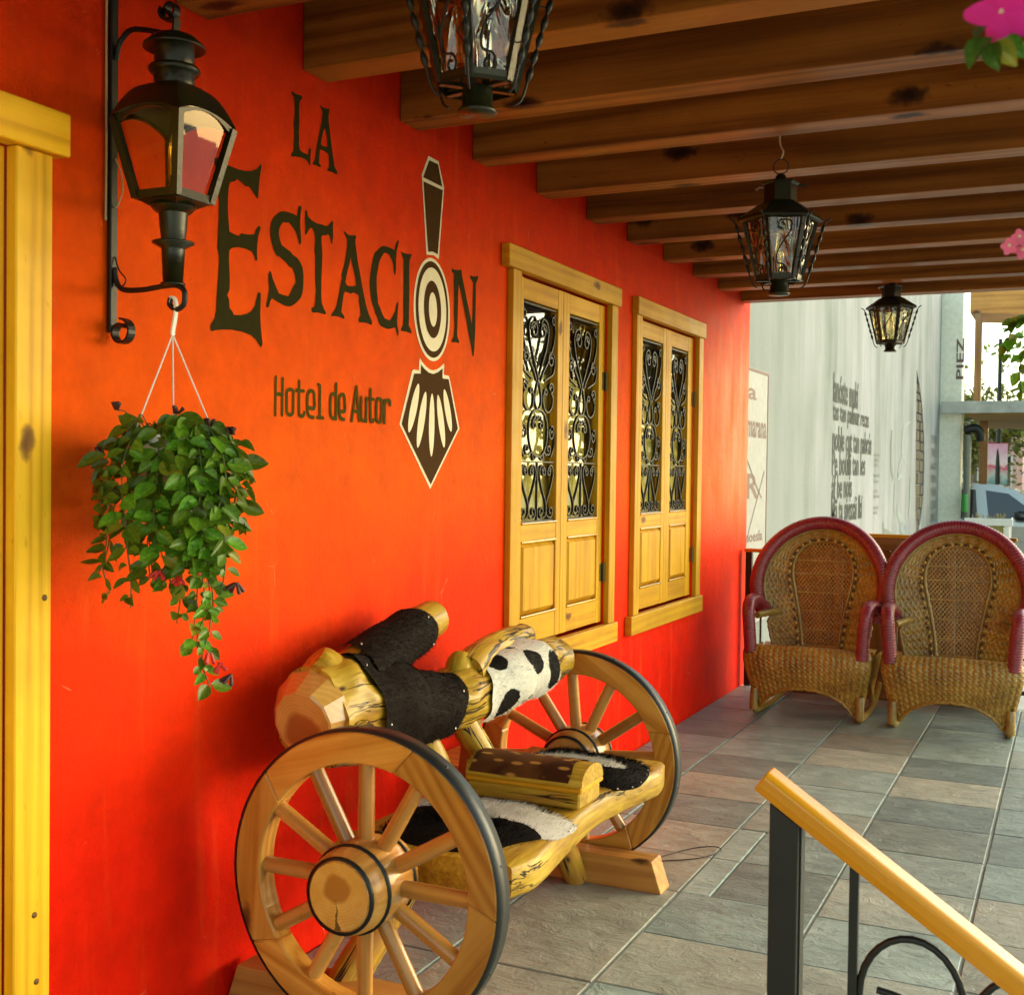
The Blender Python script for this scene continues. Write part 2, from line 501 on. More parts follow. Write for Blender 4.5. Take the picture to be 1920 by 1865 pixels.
def m_patch(name, spots, base, patch, wob=.05):
    """coat with patches: spots are (centre, radii) in bench space"""
    k = NT(name)
    g = k.attr()
    nz = k.noise(g, 13, 3, .6, out=1); fr = k.noise(g, 150, 2, .6, out=1)
    v1 = k.n('VectorMath', operation='MULTIPLY_ADD'); k.link(nz, v1.inputs[0]); v1.inputs[1].default_value = (wob, wob, wob); k.link(g, v1.inputs[2])
    v2 = k.n('VectorMath', operation='MULTIPLY_ADD'); k.link(fr, v2.inputs[0]); v2.inputs[1].default_value = (.012, .012, .012); k.link(v1.outputs[0], v2.inputs[2])
    off = -wob * .5 - .006
    d = None
    for (c, rr) in spots:
        m = k.map(v2.outputs[0], [1 / q for q in rr], [-(c[i] - off) / rr[i] for i in range(3)])
        ln = k.n('VectorMath', operation='LENGTH'); k.link(m, ln.inputs[0])
        d = ln.outputs['Value'] if d is None else k.math('MINIMUM', d, ln.outputs['Value'])
    c = k.mix(k.ramp(d, [(.47, 1.0), (.53, 0.0)]) if False else k.math('LESS_THAN', d, 1.0), base, patch)
    k.setb(Base_Color=c, Roughness=.8, Specular_IOR_Level=.12)
    k.bump(k.noise(g, 260, 3, .6), .5, .003)
    return k.m
M_IRON = flat('black_iron', (.008, .009, .007), .4, 0.0, .35, .25, 20, .15)
M_POST = flat('black_painted_steel', (.012, .014, .010), .42, 0.0, .35, .2, 20)
M_TYRE = flat('iron_tyre', (.014, .015, .014), .4, 0.0, .5, .2, 30, .15)
M_LANT = flat('green_black_lantern', (.012, .013, .004), .3, 0.0, .4, .5, 14, .2)
M_WHITE = flat('white_plastic', (.75, .74, .68), .45)
M_CABLE = flat('pale_cable', (.5, .36, .18), .6)
M_BRASS = flat('tack_metal', (.35, .33, .28), .3, 1.0)
M_LETTER = flat('letter_paint', (.024, .020, .001), .8, 0, .1, noise_amt=.2, nscale=40)
M_BROWN = flat('logo_brown_paint', (.060, .024, .003), .8, 0, .1, noise_amt=.1, nscale=30)
M_CREAM = flat('logo_cream_paint', (.76, .66, .44), .6, noise_amt=.06, nscale=30)
M_HOTEL = flat('subtitle_paint', (.060, .048, .001), .8, 0, .1, noise_amt=.15, nscale=40)
M_DARK = flat('dark_interior', (.03, .025, .02), .9)
M_STANDIN = flat('yellow_light_standin', (.60, .50, .12), .9, nscale=6)  # yellow put in for the light showing in the window glass
M_HINGE = flat('dull_hinge', (.12, .09, .03), .5, .6)

def m_glass(name, tint=(.9, .9, .85), rough=.02, fac=.12, wavy=0.0, reflect=1.0):
    """thin pane: see-through plus fresnel mirror"""
    k = NT(name)
    tr = k.n('BsdfTransparent'); tr.inputs[0].default_value = rgb(tint)
    gl = k.n('BsdfGlossy'); gl.inputs['Roughness'].default_value = rough; gl.inputs[0].default_value = rgb([reflect] * 3)
    lw = k.n('LayerWeight'); lw.inputs[0].default_value = .5
    fr = k.math('MULTIPLY_ADD', k.math('POWER', lw.outputs['Facing'], 4.0), .9, max(.04, fac))
    mx = k.n('MixShader')
    k.link(k.math('MINIMUM', fr, 1.0), mx.inputs[0]); k.link(tr.outputs[0], mx.inputs[1]); k.link(gl.outputs[0], mx.inputs[2])
    k.link(mx.outputs[0], k.out.inputs[0])
    if wavy:
        b = k.n('Bump'); k.link(k.noise(k.map(k.coord(), (1, 1, .12)), 30, 2, .5, 1.0), b.inputs['Height'])
        b.inputs['Strength'].default_value = wavy; b.inputs['Distance'].default_value = .02
        k.link(b.outputs[0], gl.inputs['Normal']); k.link(b.outputs[0], lw.inputs['Normal'])
    return k.m
M_GLASS = m_glass('window_glass', (.92, .93, .86), .015, .02)
M_LGLASS = m_glass('wall_lantern_glass', (.86, .74, .42), .02, .04, 0, .8)
M_WGLASS = m_glass('wavy_lantern_glass', (.88, .84, .55), .05, .20, .9, .9)

def m_wicker(name, lo, mid, hi, scale=1.0):
    k = NT(name)
    g = k.attr()
    f = k.noise(k.map(g, (60, 60, 60)), 1.0, 3, .7)
    h = k.noise(g, 7, 3, .5)
    c = k.ramp(k.math('MULTIPLY_ADD', f, .6, k.math('MULTIPLY', h, .4)), [(.3, lo), (.5, mid), (.72, hi)])
    k.setb(Base_Color=c, Roughness=.36, Coat_Weight=.25, Coat_Roughness=.2)
    return k.m
M_WICK = m_wicker('natural_wicker', (.10, .045, .005), (.35, .18, .022), (.60, .37, .065))
M_REDW = m_wicker('maroon_wicker', (.11, .008, .014), (.24, .018, .030), (.36, .045, .06))
M_BAMB = m_wicker('pale_bamboo', (.17, .085, .012), (.30, .17, .025), (.42, .27, .055))
M_BEAD = flat('wood_bead', (.58, .36, .08), .3, coat=.5)
M_BEAD2 = flat('dark_bead', (.10, .035, .012), .3, coat=.5)

def m_leaf(name, lo, hi, trans=.25):
    k = NT(name)
    g = k.attr()
    x, y, z = k.sep(g)
    vein = k.ramp(k.math('ABSOLUTE', x), [(.0, 1.0), (.06, 0.0)])
    f = k.noise(g, 3, 3, .5)
    c = k.ramp(f, [(.3, lo), (.7, hi)])
    c = k.mix(k.math('MULTIPLY', vein, .35), c, [min(1, q * 1.9 + .02) for q in hi])
    r = k.rand()
    c = k.hsv(c, h=k.math('MULTIPLY_ADD', r, .035, .478), val=k.math('MULTIPLY_ADD', r, .9, .6))
    old = k.math('GREATER_THAN', k.math('FRACT', k.math('MULTIPLY', r, 13.7)), .93)      # the odd yellowed leaf
    c = k.mix(k.math('MULTIPLY', old, .7), c, (.34, .30, .03))
    k.setb(Base_Color=c, Roughness=.34, Specular_IOR_Level=.4)
    if trans:
        tl = k.n('BsdfTranslucent'); k.link(c, tl.inputs[0])
        mx = k.n('MixShader'); mx.inputs[0].default_value = trans
        k.link(k.b.outputs[0], mx.inputs[1]); k.link(tl.outputs[0], mx.inputs[2]); k.link(mx.outputs[0], k.out.inputs[0])
    return k.m
M_LEAF = m_leaf('waxy_leaf', (.065, .17, .008), (.14, .29, .022))
M_LEAFD = m_leaf('vinca_leaf', (.03, .08, .008), (.07, .15, .02))
M_TLEAF = m_leaf('tree_leaf', (.09, .12, .012), (.17, .20, .03), .4)
M_COIR = flat('coir_basket', (.11, .06, .025), .95, noise_amt=.4, nscale=40, bump=.6)
M_STEM = flat('green_stem', (.09, .11, .02), .6)
M_CALYX = flat('dark_calyx', (.045, .010, .008), .5)
M_REDF = flat('red_flower', (.52, .02, .015), .5)
M_PINK = flat('magenta_petal', (.62, .012, .28), .6, nscale=8)
M_PALEP = flat('pink_petal', (.75, .16, .30), .6, nscale=8)
M_BARK = flat('tree_bark', (.10, .075, .05), .9, bump=.6, nscale=10)

def m_mural():
    k = NT('weathered_white_wall')
    v = k.coord()
    st = k.noise(k.map(v, (4, 2.2, .35)), 1.0, 5, .6, .3)
    bl = k.noise(v, .7, 4, .6)
    f = k.math('MULTIPLY_ADD', st, .65, k.math('MULTIPLY', bl, .35))
    c = k.ramp(f, [(.33, (.115, .145, .13)), (.46, (.20, .225, .225)), (.60, (.28, .295, .315))])
    ed = k.ramp(k.sep(v)[1], [(0.0, 1.0), (1.0, 0.0)])
    y = k.sep(v)[1]
    dirty = k.ramp(k.math('DIVIDE', y, 30.0), [(.30, .75), (.40, 0.0)])
    c = k.mix(k.math('MULTIPLY', dirty, k.math('MULTIPLY_ADD', st, 1.0, .1)), c, (.13, .165, .135))
    k.setb(Base_Color=c, Roughness=.85)
    k.bump(k.noise(v, 30, 4, .6), .3, .01)
    return k.m
M_MURAL = m_mural()
M_MTEXT = flat('mural_ink', (.025, .036, .030), .8)
M_MTEXT2 = flat('mural_light_ink', (.15, .175, .15), .8)
M_BLUE = flat('mural_pale_blue', (.24, .29, .285), .8)
M_SIGNW = flat('sign_white', (.26, .27, .265), .6)
M_SIGNR = flat('sign_red_ink', (.14, .085, .075), .7)
M_STONE = flat('bare_stone', (.10, .085, .055), .9, noise_amt=.35, nscale=9, bump=.5)
M_CEM = flat('cream_plaster', (.78, .76, .62), .85, bump=.2)
M_STREET = flat('pale_paving', (.46, .44, .39), .9, bump=.3, nscale=3)
M_ROAD = flat('asphalt', (.075, .073, .07), .9, bump=.4, nscale=5)
M_CAR = flat('silver_car_paint', (.42, .44, .43), .25, .5, .5, .03, 2, coat=.8)
M_CARG = flat('dark_car_glass', (.02, .022, .02), .06, 0, .8)
M_RUB = flat('black_rubber', (.02, .02, .02), .7)
M_PWHITE = flat('planter_white', (.68, .67, .60), .6, nscale=5)
M_OLIVEP = flat('planter_olive_panel', (.26, .22, .05), .6)
M_GREENG = flat('green_bottle_glass', (.02, .30, .05), .15)
M_PINKB = flat('pink_facade', (.62, .36, .30), .85)

LETTERS=[('L',[[(2.7746,2.4432),(2.7867,2.4403),(2.805,2.4412),(2.8186,2.443),(2.8273,2.4397),(2.8237,2.4337),(2.8151,2.4276),(2.8123,2.4197),(2.8111,2.3979),(2.813,2.3698),(2.811,2.3406),(2.813,2.3196),(2.8115,2.3049),(2.8159,2.2916),(2.8271,2.2872),(2.8421,2.2865),(2.8572,2.2873),(2.8595,2.3038),(2.8645,2.3072),(2.8708,2.3058),(2.8685,2.2929),(2.8675,2.2752),(2.8672,2.2591),(2.8627,2.2588),(2.8562,2.2667),(2.8424,2.2707),(2.8224,2.271),(2.7978,2.2672),(2.7772,2.2623),(2.7747,2.2674),(2.7795,2.2742),(2.7867,2.2809),(2.7876,2.299),(2.7892,2.3207),(2.7882,2.3418),(2.7868,2.3571),(2.7901,2.3779),(2.7905,2.3994),(2.7887,2.4202),(2.7857,2.4279),(2.7784,2.4329),(2.7735,2.4351)]]),('A',[[(2.9124,2.4418),(2.9268,2.4399),(2.9452,2.4406),(2.961,2.4449),(2.9598,2.4357),(2.9574,2.4231),(2.9576,2.4083),(2.9633,2.3874),(2.9677,2.3662),(2.9734,2.3452),(2.9791,2.3242),(2.9863,2.2989),(2.9906,2.2849),(3.0057,2.2718),(3.0031,2.2644),(2.9964,2.2637),(2.9774,2.2654),(2.9547,2.2639),(2.9538,2.2682),(2.9612,2.2751),(2.9623,2.2903),(2.9592,2.3119),(2.9499,2.3156),(2.9367,2.3161),(2.9209,2.3167),(2.9137,2.3149),(2.9122,2.2932),(2.9106,2.2766),(2.919,2.2712),(2.9217,2.2659),(2.9113,2.265),(2.8958,2.2665),(2.8804,2.2644),(2.8783,2.2675),(2.8879,2.2771),(2.8929,2.2885),(2.8976,2.3117),(2.9012,2.3287),(2.9074,2.3508),(2.9148,2.3733),(2.9223,2.3944),(2.9259,2.4146),(2.927,2.4267),(2.919,2.4334),(2.9124,2.4389)],[(2.9387,2.3828),(2.9422,2.379),(2.9491,2.3615),(2.952,2.3473),(2.9509,2.3322),(2.9391,2.33),(2.9286,2.3289),(2.9194,2.3318),(2.9217,2.3471),(2.928,2.3635),(2.933,2.3766)]]),('E',[[(2.4484,2.1797),(2.4554,2.1827),(2.47,2.1782),(2.4868,2.1741),(2.5123,2.1746),(2.5426,2.1735),(2.5733,2.1764),(2.6001,2.1826),(2.6226,2.1933),(2.6398,2.2105),(2.6417,2.202),(2.6343,2.1722),(2.6315,2.1435),(2.6282,2.1147),(2.6213,2.1161),(2.6098,2.1248),(2.5962,2.1358),(2.5871,2.1394),(2.5738,2.1365),(2.5605,2.1419),(2.5473,2.1458),(2.5385,2.1474),(2.5299,2.1392),(2.5107,2.133),(2.5065,2.1218),(2.5026,2.0939),(2.502,2.0667),(2.5045,2.0401),(2.51,2.0059),(2.5272,2.0036),(2.5468,2.0017),(2.5577,2.0106),(2.5843,2.0126),(2.6135,2.018),(2.6201,2.0318),(2.6314,2.0437),(2.6406,2.0426),(2.6384,2.0352),(2.6304,2.0168),(2.6266,1.9937),(2.6254,1.9738),(2.6271,1.9516),(2.6189,1.9489),(2.6142,1.9607),(2.6037,1.9707),(2.5758,1.9737),(2.545,1.9726),(2.5191,1.9654),(2.5097,1.957),(2.5087,1.9323),(2.5112,1.9055),(2.5124,1.8785),(2.5118,1.8566),(2.5025,1.8431),(2.5099,1.8319),(2.5123,1.8104),(2.5231,1.8036),(2.5297,1.7948),(2.5559,1.7972),(2.5824,1.804),(2.6025,1.8135),(2.6182,1.8295),(2.627,1.8559),(2.6314,1.8678),(2.6429,1.8666),(2.6432,1.8468),(2.6413,1.8127),(2.6441,1.779),(2.6491,1.7512),(2.6526,1.7317),(2.6462,1.7212),(2.6378,1.7274),(2.6239,1.7401),(2.601,1.7504),(2.5652,1.7548),(2.5216,1.7555),(2.479,1.7508),(2.454,1.7461),(2.4417,1.7421),(2.4366,1.7501),(2.4394,1.7611),(2.4537,1.7761),(2.4597,1.7983),(2.4614,1.8308),(2.4651,1.8715),(2.4688,1.9124),(2.4685,1.9392),(2.462,1.9569),(2.4646,1.9895),(2.4674,2.0329),(2.4678,2.0786),(2.4634,2.0991),(2.4601,2.1251),(2.4557,2.1508),(2.4502,2.1655)]]),('S',[[(2.814,2.1344),(2.8243,2.1365),(2.8272,2.131),(2.8229,2.1142),(2.8208,2.0938),(2.8218,2.0739),(2.8256,2.0486),(2.8269,2.0368),(2.8225,2.027),(2.8173,2.0281),(2.812,2.0401),(2.805,2.0528),(2.7946,2.0629),(2.781,2.0722),(2.7675,2.0786),(2.7542,2.076),(2.741,2.0749),(2.7312,2.0648),(2.7232,2.0535),(2.7211,2.0395),(2.7269,2.023),(2.7353,2.0108),(2.7552,2.0054),(2.7753,2.0),(2.7889,1.9923),(2.8094,1.9877),(2.825,1.9763),(2.8345,1.9637),(2.8394,1.9443),(2.8388,1.914),(2.8356,1.8954),(2.8265,1.8781),(2.8112,1.866),(2.7909,1.8534),(2.7742,1.8477),(2.7575,1.8471),(2.7392,1.8487),(2.7228,1.8524),(2.7081,1.8553),(2.6935,1.8602),(2.6856,1.8514),(2.6794,1.8351),(2.6731,1.8314),(2.6683,1.8347),(2.6698,1.8435),(2.6774,1.8658),(2.6803,1.8874),(2.6769,1.9043),(2.6767,1.9216),(2.682,1.9324),(2.6884,1.9301),(2.6944,1.9146),(2.7075,1.8971),(2.7241,1.877),(2.7438,1.8758),(2.7671,1.875),(2.777,1.8853),(2.7902,1.905),(2.8029,1.9188),(2.7982,1.9381),(2.7861,1.9561),(2.7709,1.9577),(2.7524,1.9685),(2.7325,1.9751),(2.7243,1.9786),(2.7129,1.9777),(2.6998,1.991),(2.6899,2.0087),(2.6839,2.0269),(2.6824,2.044),(2.6859,2.062),(2.6969,2.0786),(2.7113,2.0902),(2.7242,2.0995),(2.7438,2.1054),(2.767,2.1067),(2.7872,2.1061),(2.8059,2.1048),(2.8091,2.1194)]]),('T',[[(2.8453,2.1266),(2.8529,2.1302),(2.8577,2.115),(2.8772,2.1056),(2.9023,2.1023),(2.9312,2.1036),(2.9514,2.1033),(2.966,2.1113),(2.9807,2.1245),(2.9857,2.1213),(2.986,2.1004),(2.9864,2.0775),(2.9819,2.0558),(2.9762,2.059),(2.9704,2.0746),(2.961,2.0812),(2.9482,2.0758),(2.9317,2.0728),(2.9263,2.0667),(2.9277,2.0484),(2.9319,2.0182),(2.9302,1.987),(2.9283,1.9454),(2.9279,1.9041),(2.9312,1.8777),(2.9425,1.8626),(2.9537,1.8526),(2.9501,1.847),(2.9354,1.8472),(2.9099,1.8482),(2.8867,1.8449),(2.8795,1.8485),(2.8804,1.8578),(2.8953,1.8628),(2.8994,1.8797),(2.9017,1.9108),(2.8969,1.9408),(2.8977,1.9818),(2.8966,2.0082),(2.8921,2.0238),(2.8959,2.0531),(2.892,2.0707),(2.8811,2.084),(2.8705,2.083),(2.8601,2.073),(2.8515,2.0603),(2.8445,2.06),(2.8467,2.0806),(2.8439,2.1042)]]),('A2',[[(3.0421,2.1076),(3.0576,2.1021),(3.0714,2.0989),(3.0886,2.1017),(3.106,2.1052),(3.1114,2.1015),(3.107,2.0902),(3.1083,2.0772),(3.114,2.0554),(3.1215,2.0281),(3.1345,1.9958),(3.144,1.9685),(3.1553,1.9394),(3.1703,1.9048),(3.1853,1.8796),(3.2059,1.8578),(3.2061,1.8471),(3.1988,1.8453),(3.1823,1.8483),(3.1605,1.8486),(3.132,1.8453),(3.129,1.8536),(3.1335,1.8599),(3.1415,1.8685),(3.1365,1.8909),(3.1301,1.9092),(3.1305,1.9264),(3.1163,1.9302),(3.0969,1.9313),(3.0848,1.9258),(3.0693,1.9275),(3.0538,1.9281),(3.0454,1.9204),(3.0423,1.9032),(3.036,1.878),(3.0345,1.8648),(3.0483,1.8553),(3.0525,1.8483),(3.045,1.8459),(3.0213,1.8492),(3.0012,1.8486),(2.9814,1.8462),(2.9819,1.8527),(3.0009,1.868),(3.0106,1.8841),(3.0201,1.9151),(3.0281,1.9422),(3.0329,1.9597),(3.0368,1.964),(3.0333,1.9747),(3.0457,2.0027),(3.057,2.0364),(3.0634,2.0656),(3.063,2.0843),(3.0509,2.0952),(3.0433,2.1013)],[(3.0812,2.0357),(3.0902,2.0173),(3.101,1.9963),(3.1102,1.9731),(3.1141,1.9546),(3.0949,1.95),(3.0741,1.947),(3.062,1.949),(3.055,1.9555),(3.0582,1.971),(3.0664,1.9929),(3.0763,2.017)]]),('C',[[(3.355,2.1339),(3.3649,2.1351),(3.3612,2.1213),(3.3518,2.0995),(3.3476,2.0727),(3.3482,2.0446),(3.3455,2.0241),(3.3396,2.0208),(3.3356,2.0266),(3.3312,2.052),(3.3211,2.0664),(3.3053,2.0797),(3.2899,2.0821),(3.2727,2.0792),(3.256,2.0617),(3.2451,2.0461),(3.238,2.0234),(3.231,1.9969),(3.2315,1.9735),(3.2338,1.9523),(3.2398,1.9295),(3.2401,1.9178),(3.2534,1.9058),(3.269,1.886),(3.2825,1.8757),(3.3115,1.8722),(3.3287,1.8853),(3.3459,1.9055),(3.3514,1.9263),(3.3591,1.9374),(3.3651,1.9362),(3.3618,1.9054),(3.3584,1.8747),(3.3628,1.855),(3.369,1.8456),(3.3673,1.8312),(3.3614,1.8286),(3.3572,1.8362),(3.347,1.8542),(3.3255,1.8488),(3.3024,1.8438),(3.2793,1.8456),(3.2564,1.8499),(3.245,1.8595),(3.2372,1.8743),(3.2239,1.8844),(3.2181,1.8993),(3.2067,1.9115),(3.199,1.9299),(3.193,1.9563),(3.1908,1.9754),(3.1941,1.9972),(3.2009,2.0254),(3.2078,2.0498),(3.2185,2.0711),(3.2368,2.083),(3.2516,2.0943),(3.2685,2.1012),(3.2933,2.1035),(3.3165,2.1025),(3.336,2.0999),(3.3435,2.1182)]]),('I',[[(3.3796,2.1022),(3.4037,2.1002),(3.4486,2.1047),(3.4446,2.0968),(3.4346,2.0849),(3.4323,2.0579),(3.433,2.0272),(3.4345,1.9966),(3.4353,1.9598),(3.434,1.9247),(3.4346,1.8939),(3.4331,1.8711),(3.4499,1.8565),(3.4522,1.8465),(3.4418,1.8464),(3.4213,1.8483),(3.3829,1.8471),(3.3847,1.8554),(3.3966,1.867),(3.3999,1.9),(3.397,1.9404),(3.3982,1.9813),(3.3973,2.0218),(3.3967,2.0523),(3.3961,2.0786),(3.3858,2.0911)]]),('N',[[(3.7263,2.1019),(3.7588,2.102),(3.8013,2.1095),(3.8055,2.0886),(3.8226,2.0537),(3.8419,2.0146),(3.8661,1.9674),(3.8857,1.9275),(3.8912,1.9662),(3.8923,2.0298),(3.8939,2.0766),(3.8674,2.0916),(3.8672,2.1),(3.8951,2.1),(3.9326,2.1078),(3.931,2.0969),(3.9145,2.0753),(3.9157,2.033),(3.9145,1.9691),(3.9144,1.9053),(3.9093,1.8495),(3.9046,1.8108),(3.8952,1.8142),(3.8831,1.8469),(3.8635,1.8871),(3.8391,1.9431),(3.8151,1.9943),(3.7961,2.0333),(3.7803,2.0559),(3.7772,2.0018),(3.776,1.9438),(3.7731,1.8857),(3.7752,1.8694),(3.7899,1.8543),(3.7874,1.8479),(3.7607,1.8493),(3.7318,1.8464),(3.7316,1.8525),(3.747,1.8664),(3.753,1.9081),(3.7468,1.9485),(3.7479,2.0101),(3.7449,2.0589),(3.7459,2.0877),(3.7283,2.0912)]])]
